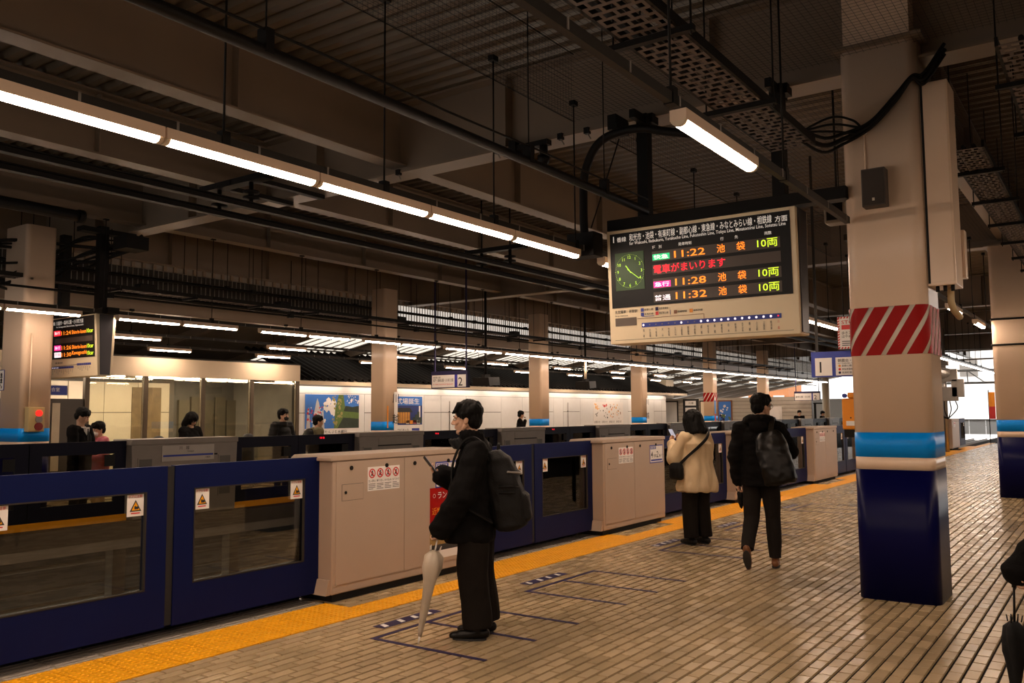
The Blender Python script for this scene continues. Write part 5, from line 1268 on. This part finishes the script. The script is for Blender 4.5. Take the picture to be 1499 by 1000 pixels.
def torso(z0, z1, rx, ry, x0=0., top=.07, flare=1.): return [(x0, 0, z0, rx*flare, ry*flare), (x0, 0, z0+.10, rx*(1+flare)/2, ry*(1+flare)/2), (x0, 0, (z0+z1)/2, rx, ry), (x0, 0, z1-.12, rx*.95, ry*.98), (x0-.01, 0, z1-.03, rx*.78, ry*.80), (x0-.01, 0, z1+.03, top, top*1.15)]
def phone(label, t, p, R, sz=(.0042, .036, .076)):
    q = thing('phone', label, 'phone', W(t, p)); A = Matrix.Rotation(t.rotation_euler.z, 3, 'Z') @ R
    MB().obox(q.location, A@V3(sz[0], 0, 0), A@V3(0, sz[1], 0), A@V3(0, 0, sz[2])).build('case', BLACKP, q, bevel=.003)
    MB().obox(q.location-A@V3(sz[0]+.0006, 0, 0), A@V3(.0004, 0, 0), A@V3(0, sz[1]*.92, 0), A@V3(0, 0, sz[2]*.95)).build('screen', em('phone_screen', (.35, .42, .6), .25), q)
    MB().obox(q.location+A@V3(sz[0]+.001, sz[1]*.5, sz[2]*.72), A@V3(.0012, 0, 0), A@V3(0, .011, 0), A@V3(0, 0, .012)).build('camera_bump', DGREY, q)
    return q
# 1. man with umbrella, backpack and phone
F1 = figure('person', 'man in a black jacket and backpack holding a phone and a clear umbrella', (5.24, 4.0, 0), 120,
    J0(1.73, head=(.085, 0, 1.605), neck=(.035, 0, 1.46), chest=(.02, 0, 1.25), pelvis=(.02, 0, .92), pitch=4, yaw=2,
       shL=(-.01, .185, 1.37), shR=(.0, -.185, 1.37), elL=(.07, .285, 1.06), wrL=(.225, .25, .83), elR=(.06, -.25, 1.10), wrR=(.27, -.09, 1.17),
       hdL=dict(d=(.35, -.05, -.8), n=(.7, -.3, .3), t=(.3, -.8, .2), curl=1.5), hdR=dict(d=(.75, .25, .35), n=(-.35, .1, .8), t=(-.2, .9, 0), curl=1.0),
       hipL=(.02, .09, .88), hipR=(.02, -.09, .88), knL=(.02, .10, .48), knR=(.0, -.095, .48), anL=(-.015, .105, .085), anR=(-.045, -.10, .085)),
    dict(torso=[(.06, 0, .70, .19, .22), (.065, 0, .76, .20, .235), (.05, 0, .95, .185, .225), (.03, 0, 1.18, .165, .215), (.01, 0, 1.34, .13, .19), (.02, 0, 1.43, .095, .11)], sleeve=(.095, .098, .085), cuff=1.04, jamp=.016, jfr=7.,
         collar=.05, legs=(.125, .118, .108), tmat=CLD, tamp=.012, smat=LEATH), vox=.008)
m = MB()
for k in range(9):
    a = math.radians(-80+160*k/8); ico_cap(m, (.07+.10*math.cos(a), .105*math.sin(a), 1.40), (.105+.10*math.cos(a), .10*math.sin(a), 1.46-.015*math.cos(a)), .022, .016, 8, 2)
blob(m, 'collar', CLB2, F1, .008)
# backpack, straps: a thing of its own, worn on the back
def backpack(label, t, c, R, sz, mat, straps=None, detail=True):
    q = thing('backpack', label, 'backpack', W(t, c)); A = Matrix.Rotation(t.rotation_euler.z, 3, 'Z') @ R; o = q.location
    dx, dy, dz = sz; P = lambda x, y, z: A@V3(x, y, z)
    m = MB()
    def oval(x0, z, rx, ry, n=18, e=.6): return [P(x0+rx*math.copysign(abs(math.cos(a))**e, math.cos(a)), ry*math.copysign(abs(math.sin(a))**e, math.sin(a)), z) for a in [2*PI*i/n for i in range(n)]]
    m.loft([oval(.0, -dz, dx*.7, dy*.8), oval(-.01, -dz*.9, dx*.98, dy), oval(-.015, -dz*.3, dx*1.05, dy*1.03), oval(.0, dz*.3, dx*.98, dy), oval(.02, dz*.75, dx*.75, dy*.9), oval(.04, dz*.97, dx*.4, dy*.6)])
    blob(m, 'bag', mat, q, .009, .012, 9., 1)
    if detail:
        m = MB(); m.loft([oval(-dx*.85, -dz*.85, dx*.32, dy*.7), oval(-dx*.95, -dz*.78, dx*.42, dy*.78), oval(-dx*.95, -dz*.25, dx*.42, dy*.78), oval(-dx*.85, -dz*.12, dx*.25, dy*.66)]); blob(m, 'front_pocket', mat, q, .009, .006, 9., 1)
        m = MB(); m.tube([P(-dx*1.2, dy*.65*math.cos(a), -dz*.22+.0*a) for a in (0, .8, 1.57, 2.3, PI)], .006, 6); m.build('zip', CLB2, q, local=True)
        m = MB(); m.tube(catmull([P(-dx*.45, dy*.98, dz*.42), P(-dx*.98, dy*.6, dz*.35), P(-dx*1.08, 0, dz*.30), P(-dx*.98, -dy*.6, dz*.35), P(-dx*.45, -dy*.98, dz*.42)]), .008, 6); m.build('zip', MGREY, q, local=True)
        m = MB(); m.tube(catmull([P(.0, .04, dz*.95), P(-.01, .03, dz*1.10), P(-.01, -.03, dz*1.10), P(.0, -.04, dz*.95)]), .010, 6); m.build('grab_loop', mat, q, local=True)
        for z in (-.05, .1): MB().tube([P(dx*.2, dy*1.03, dz*z), P(-dx*.5, dy*1.06, dz*z-.01), P(-dx*.95, dy*.75, dz*z-.03)], .008, 6).build('side_strap', CLB2, q, local=True)
    Ri = Matrix.Rotation(t.rotation_euler.z, 3, 'Z')
    for S in straps or []:
        pts = catmull([Ri@(Vector(p)-Vector(c)) for p in S]); m = MB(); rings = []
        for i, p in enumerate(pts):
            d = (pts[min(i+1, len(pts)-1)]-pts[max(i-1, 0)]).normalized(); s_ = Ri@V3(0, 1, 0); s_ = (s_-d*s_.dot(d)).normalized(); nn = d.cross(s_)
            rings.append([p+s_*.028+nn*.006, p-s_*.028+nn*.006, p-s_*.028-nn*.006, p+s_*.028-nn*.006])
        m.loft(rings, False); m.build('shoulder_strap', mat, q, local=True)
    return q
st = [[(-.10, .13*y, 1.30), (-.06, .145*y, 1.425), (.02, .15*y, 1.475), (.10, .15*y, 1.42), (.16, .155*y, 1.28), (.16, .17*y, 1.12), (.10, .21*y, 1.0), (-.02, .235*y, .93), (-.13, .19*y, .86)] for y in (1, -1)]
backpack('bulky black backpack worn by the man with the umbrella', F1, (-.205, 0, 1.085), Matrix.Rotation(math.radians(9), 3, 'Y'), (.13, .165, .30), CLB2, st)
phone('dark phone held up by the man with the backpack', F1, (.37, -.04, 1.262), Matrix.Rotation(math.radians(38), 3, 'Y') @ Matrix.Rotation(math.radians(20), 3, 'Z'))
# clear umbrella: tip on the floor, handle in the hand
def umbrella(name, label, tip, top, film, clear=True, fat=.066, canopy=(.07, .88)):
    t = thing(name, label, 'umbrella', tip); a, b = Vector(tip), Vector(top); d = b-a; L = d.length; d.normalize()
    p = d.orthogonal().normalized(); q = d.cross(p); m = MB(); rings = []
    rr = random.Random(4)
    for f, r in ((canopy[0], .012), (canopy[0]+.06, .017), (canopy[1]*.34, .025), (canopy[1]*.54, .034), (canopy[1]*.68, .05 if fat > .05 else fat*.9), (canopy[1]*.82, fat), (canopy[1]*.94, fat*.9), (canopy[1], .022)):
        c = a+d*L*f; rings.append([c+(p*math.cos(2*PI*i/24)+q*math.sin(2*PI*i/24))*r*(1+.22*math.sin(4*2*PI*i/24+f*9)) for i in range(24)])
    m.loft(rings); m.build('canopy', film, t)
    MB().tube([a, a+d*L*canopy[0]], [.005, .009], 8).build('ferrule', WHITEPR if clear else BLACK, t)
    MB().tube([a+d*L*(canopy[1]-.05), b], .006, 8).build('shaft', WHITEPR if clear else BLACK, t)
    for k in range(6):
        g = a+d*L*canopy[1]+(p*math.cos(k*PI/3)+q*math.sin(k*PI/3))*(.02+.012*(k % 3)); MB().tube([g, g+d*.035+(p*math.cos(k*PI/3)+q*math.sin(k*PI/3))*.006], .0035, 6).build('rib_tip', WHITEPR if clear else BLACK, t)
    h = d; MB().tube(catmull([b, b+h*.05, b+h*.10, b+h*.13+p*.02, b+h*.12+p*.045, b+h*.085+p*.05]), .011, 8).build('handle', WHITEPR if clear else BLACK, t); return t
hl = W(F1, (.262, .235, .75)); tp = W(F1, (.40, .245, 0)); tp.z = .002
umbrella('umbrella', 'translucent folded umbrella propped on its tip by the man in front', tp, hl, UMBC)
# 2. woman in beige with phone
F2 = figure('person', 'woman with a black bob and a beige coat looking at her phone', (10.32, 4.42, 0), 62,
    J0(1.66, head=(.06, 0, 1.515), neck=(.01, 0, 1.385), pitch=15, yaw=8, shL=(-.01, .17, 1.325), shR=(-.01, -.17, 1.325), elL=(.10, .25, 1.08), wrL=(.31, .13, 1.24), elR=(.08, -.24, 1.08), wrR=(.32, -.06, 1.26),
       hdL=dict(d=(.6, -.3, .5), n=(0, -.6, .7), t=(-.3, -.3, .8), curl=.9), hdR=dict(d=(.6, .3, .5), n=(0, .6, .7), t=(-.3, .3, .8), curl=.9)),
    dict(torso=[(-.01, 0, .66, .20, .265), (-.01, 0, .72, .205, .27), (-.01, 0, .98, .165, .215), (-.01, 0, 1.10, .155, .20), (-.02, 0, 1.25, .145, .205), (-.01, 0, 1.33, .10, .15), (.0, 0, 1.38, .07, .08)], sleeve=(.078, .096, .062), cuff=.96,
         jname='coat', jmat=BEIGE, jamp=.028, jfr=6.5, jan=(1.3, 1.3, .5), collar=.02, legs=(.11, .10, .092), tmat=CLD, hair='bob', smat=CLB2, hand=.9, hs=1.09), vox=.009)
phone('phone held by the woman in the beige coat', F2, (.43, .03, 1.365), Matrix.Rotation(math.radians(38), 3, 'Y'))
q = thing('shoulder_bag', 'black crossbody bag at the left hip of the woman in beige', 'bag', W(F2, (.02, .27, .93)), rot=math.radians(62))
m = MB(); m.loft([[(rx*math.copysign(abs(math.cos(a))**.6, math.cos(a)), ry*math.copysign(abs(math.sin(a))**.6, math.sin(a))+.02, z) for a in [2*PI*i/16 for i in range(16)]] for z, rx, ry in ((-.12, .09, .03), (-.10, .115, .05), (.02, .115, .052), (.09, .10, .035))]); blob(m, 'bag', CLB2, q, .008, .004)
sp_ = [(.0, .245, 1.0), (-.10, .20, 1.10), (-.165, .08, 1.22), (-.165, -.04, 1.32), (-.10, -.13, 1.415), (.02, -.135, 1.43), (.13, -.06, 1.33), (.165, .07, 1.18), (.12, .20, 1.03), (.05, .26, .98)]
pts = catmull([Vector(p)-V3(.02, .27, .93) for p in sp_]); m = MB(); rings = []
for i, p in enumerate(pts):
    d = (pts[min(i+1, len(pts)-1)]-pts[max(i-1, 0)]).normalized(); nn = V3(p.x+.02, (p.y+.27)*.6, 0).normalized(); s_ = d.cross(nn).normalized()
    rings.append([p+s_*.017+nn*.012, p-s_*.017+nn*.012, p-s_*.017-nn*.003, p+s_*.017-nn*.003])
m.loft(rings, False); m.build('strap', CLB2, q, local=True)
# 3. walking man
F3 = figure('person', 'man in a dark hooded jacket and grey trousers walking away beside the near pillar', (9.19, 3.20, 0), 14,
    J0(1.80, head=(.06, -.03, 1.70), yaw=-48, pitch=2, neck=(.01, -.01, 1.535), chest=(0, 0, 1.36), pelvis=(0, 0, 1.0), shL=(-.01, .19, 1.46), shR=(-.01, -.19, 1.46), elL=(-.06, .25, 1.17), wrL=(.0, .235, .90),
       elR=(.08, -.31, 1.22), wrR=(.30, -.16, 1.30), hdL=dict(d=(.1, 0, -1), n=(0, -1, 0), t=(1, 0, 0), curl=1.3), hdR=dict(d=(.7, .5, .2), n=(0, .5, -.5), t=(0, .5, .8), curl=1.0),
       hipL=(0, .09, .94), hipR=(.0, -.09, .94), knL=(-.02, .10, .52), anL=(-.26, .135, .21), ftL=(.55, -.02, -.83), fuL=(.83, 0, .55), knR=(.06, -.11, .52), anR=(.0, -.125, .088)),
    dict(torso=torso(.86, 1.50, .155, .21, flare=1.06), sleeve=(.09, .085, .072), cuff=.97, jamp=.014, hood=True, legs=(.102, .082, .068), tmat=pm('grey_trousers', (.016, .013, .0115), .85, bump=.3, scale=12, spec=.08), smat=BROWN), vox=.009)
F3p = F3
def glasses(t, hc, hy, hp, s=1.):
    R = Matrix.Rotation(math.radians(hy), 3, 'Z') @ Matrix.Rotation(math.radians(hp), 3, 'Y'); P = lambda x, y, z: Vector(hc)+R@V3(x, y, z)
    m = MB()
    for y in (-1, 1):
        m.tube([P(.098, .034*y+.024*math.cos(a), .003+.018*math.sin(a)) for a in [2*PI*i/12 for i in range(13)]], .0022, 6); m.tube([P(.095, .058*y, .008), P(.0, .080*y, .006)], .0022, 6)
    m.build('glasses', BLACKP, t, local=True)
glasses(F3, (.06, -.03, 1.70), -48, 2)
backpack('large black leather bag slung over the right shoulder of the walking man', F3, (-.235, -.165, 1.17), Matrix.Rotation(math.radians(-14), 3, 'X') @ Matrix.Rotation(math.radians(6), 3, 'Y'), (.10, .165, .285), LEATH,
         [[(-.20, -.13, 1.40), (-.09, -.14, 1.555), (.02, -.145, 1.57), (.12, -.17, 1.45), (.15, -.22, 1.25), (.02, -.29, 1.08), (-.17, -.28, .98)]], detail=False)
umb = umbrella('umbrella', 'small black folded umbrella in the left hand of the walking man', W(F3, (.06, .215, .60)), W(F3, (.03, .225, .81)), UMBB, False, .034, (.05, .9))
# 4. person cut by the right edge, holding a black umbrella
F4 = figure('person', 'person in black cut off by the right edge, gloved hand on a black umbrella', (5.35, -.02, 0), 170,
    J0(1.7, elR=(.0, .0, 1.1), shR=(-.01, -.185, 1.38), elL=(.0, .26, 1.1), wrL=(.05, .25, .85)) | dict(elR=(-.02, -.30, 1.06), wrR=(.02, -.50, .82), hdR=dict(d=(.05, -.35, -.9), n=(0, .6, -.3), t=(1, 0, 0), curl=1.4)),
    dict(torso=torso(.80, 1.42, .15, .20), sleeve=(.085, .085, .08), cuff=1.12, jmat=CLB, smat=LEATH), vox=.012)
b = W(F4, (.03, -.545, .70)); umbrella('umbrella', 'black folded umbrella at the right edge, hanging below a gloved hand', (b.x-.02, b.y+.02, .01), b, UMBB, False, .055, (.06, .74))
# people across the tracks
def passer(label, loc, rot, H, O, vox=.013, **j):
    f = H/1.72; tz = O.pop('tz', .72)
    O.setdefault('torso', [(0, 0, tz*f, .15, .20), (0, 0, (tz+.12)*f, .15, .205), (0, 0, 1.12*f, .14, .205), (0, 0, 1.30*f, .125, .195), (-.01, 0, 1.40*f, .09, .14), (0, 0, 1.45*f, .065, .075)])
    return figure('person', label, loc, rot, J0(H, **j), O, vox)
PH = dict(elL=(.05, .25, 1.10), wrL=(.27, .06, 1.10), elR=(.05, -.25, 1.10), wrR=(.25, -.09, 1.08), hdL=dict(d=(.6, -.4, .3), n=(-.2, 0, 1), t=(-.3, .4, .8), curl=.9), hdR=dict(d=(.5, .5, .2), n=(-.2, 0, 1), t=(-.3, .4, .8), curl=1.))
A1 = passer('man in a black suit and tie looking down at a phone on the far platform', (7.35, 13.5, 0), -62, 1.76, dict(jmat=CLB, jname='suit_jacket', jamp=.008, legs=(.10, .08, .065), tmat=CLB), pitch=26, yaw=12, **PH)
m = MB(); m.prism([(-.045, 1.47), (.045, 1.47), (.0, 1.28)], 'x', .085, .128); m.build('shirt_front', SHIRT, A1, local=True)
m = MB(); m.prism([(-.012, 1.45), (.012, 1.45), (.022, 1.28), (0, 1.26), (-.022, 1.28)], 'x', .12, .134); m.build('tie', CLB2, A1, local=True)
m = MB(); m.tube([(.06*math.cos(a)+.01, .062*math.sin(a), 1.475-.012*math.cos(a)) for a in [2*PI*i/16 for i in range(17)]], .014, 8); m.build('shirt_collar', SHIRT, A1, local=True)
phone('phone in the hands of the suited man', A1, (.36, .0, 1.135), Matrix.Rotation(math.radians(55), 3, 'Y'))
A2 = passer('short-haired person in a pink padded jacket and white mask, behind the suited man', (7.95, 14.0, 0), 175, 1.52, dict(jmat=PINK, jname='padded_jacket', jamp=.012, jan=(.3, .3, 3.), jfr=10, tmat=BEIGE, mask=MASKW), pitch=12, yaw=10, **{k: tuple(c*.88 for c in v) if isinstance(v, tuple) else v for k, v in PH.items()})
A3 = passer('person in black with bobbed hair, head bowed, over the grey station name cabinet', (9.75, 14.1, 0), -75, 1.68, dict(jmat=CLB, hair='bob', hood=False), pitch=30, yaw=-5, **PH)
A4 = passer('man in a black padded jacket and black mask standing by the glass waiting room', (11.6, 13.75, 0), -85, 1.75, dict(jmat=CLB2, jname='padded_jacket', jamp=.012, jan=(.3, .3, 3.), jfr=9, sleeve=(.095, .09, .075), collar=.03, tmat=CLB, mask=MASKB), yaw=12, elL=(.0, .29, 1.12), wrL=(.20, .06, .95), elR=(.0, -.29, 1.12), wrR=(.20, -.06, .95), hdL=dict(d=(.2, -.8, -.2), n=(-1, 0, 0), t=(0, 0, 1), curl=.8), hdR=dict(d=(.2, .8, -.2), n=(-1, 0, 0), t=(0, 0, 1), curl=.8))
A5 = passer('person in an olive coat with a black backpack in front of the castle poster', (12.75, 14.0, 0), -20, 1.6, dict(jmat=OLIVE, jname='coat', tmat=CLD), yaw=-10, pitch=8)
backpack('black backpack on the person in the olive coat', A5, (-.21, 0, 1.12), Matrix.Identity(3), (.10, .15, .24), CLB2, None, False)
A6 = passer('distant man in black with a hand at his mouth, in front of the white wall', (24.0, 16.5, 0), -60, 1.70, dict(jmat=CLB), yaw=25, pitch=10, elR=(.10, -.26, 1.14), wrR=(.17, -.06, 1.40), hdR=dict(d=(.1, .4, .6), n=(-1, 0, 0), t=(0, 1, 0), curl=.9))
A7 = passer('distant person in black bending over before the left white panel', (43, 12.95, 0), -150, 1.66, dict(jmat=CLB), .016)
A8 = passer('distant person in black seen over the far gates near the pale post', (47, 12.95, 0), -90, 1.62, dict(jmat=CLB), .016, pitch=20)
A9 = passer('person in a long black coat with a tan shoulder bag, far down the platform', (25.9, 4.42, 0), 60, 1.68, dict(jmat=CLB, jname='coat', tz=.35, tmat=CLB), .014, pitch=15)
q = thing('shoulder_bag', 'tan leather bag on the shoulder of the person far down the platform', 'bag', (25.75, 4.17, .95)); m = MB(); ell(m, (0, 0, 0), (.16, .10, .15)); blob(m, 'bag', TAN, q, .015); MB().tube(catmull([(25.8, 4.17, 1.08), (25.85, 4.2, 1.3), (25.86, 4.27, 1.44), (25.8, 4.25, 1.25), (25.7, 4.17, 1.08)]), .012).build('strap', TAN, q)
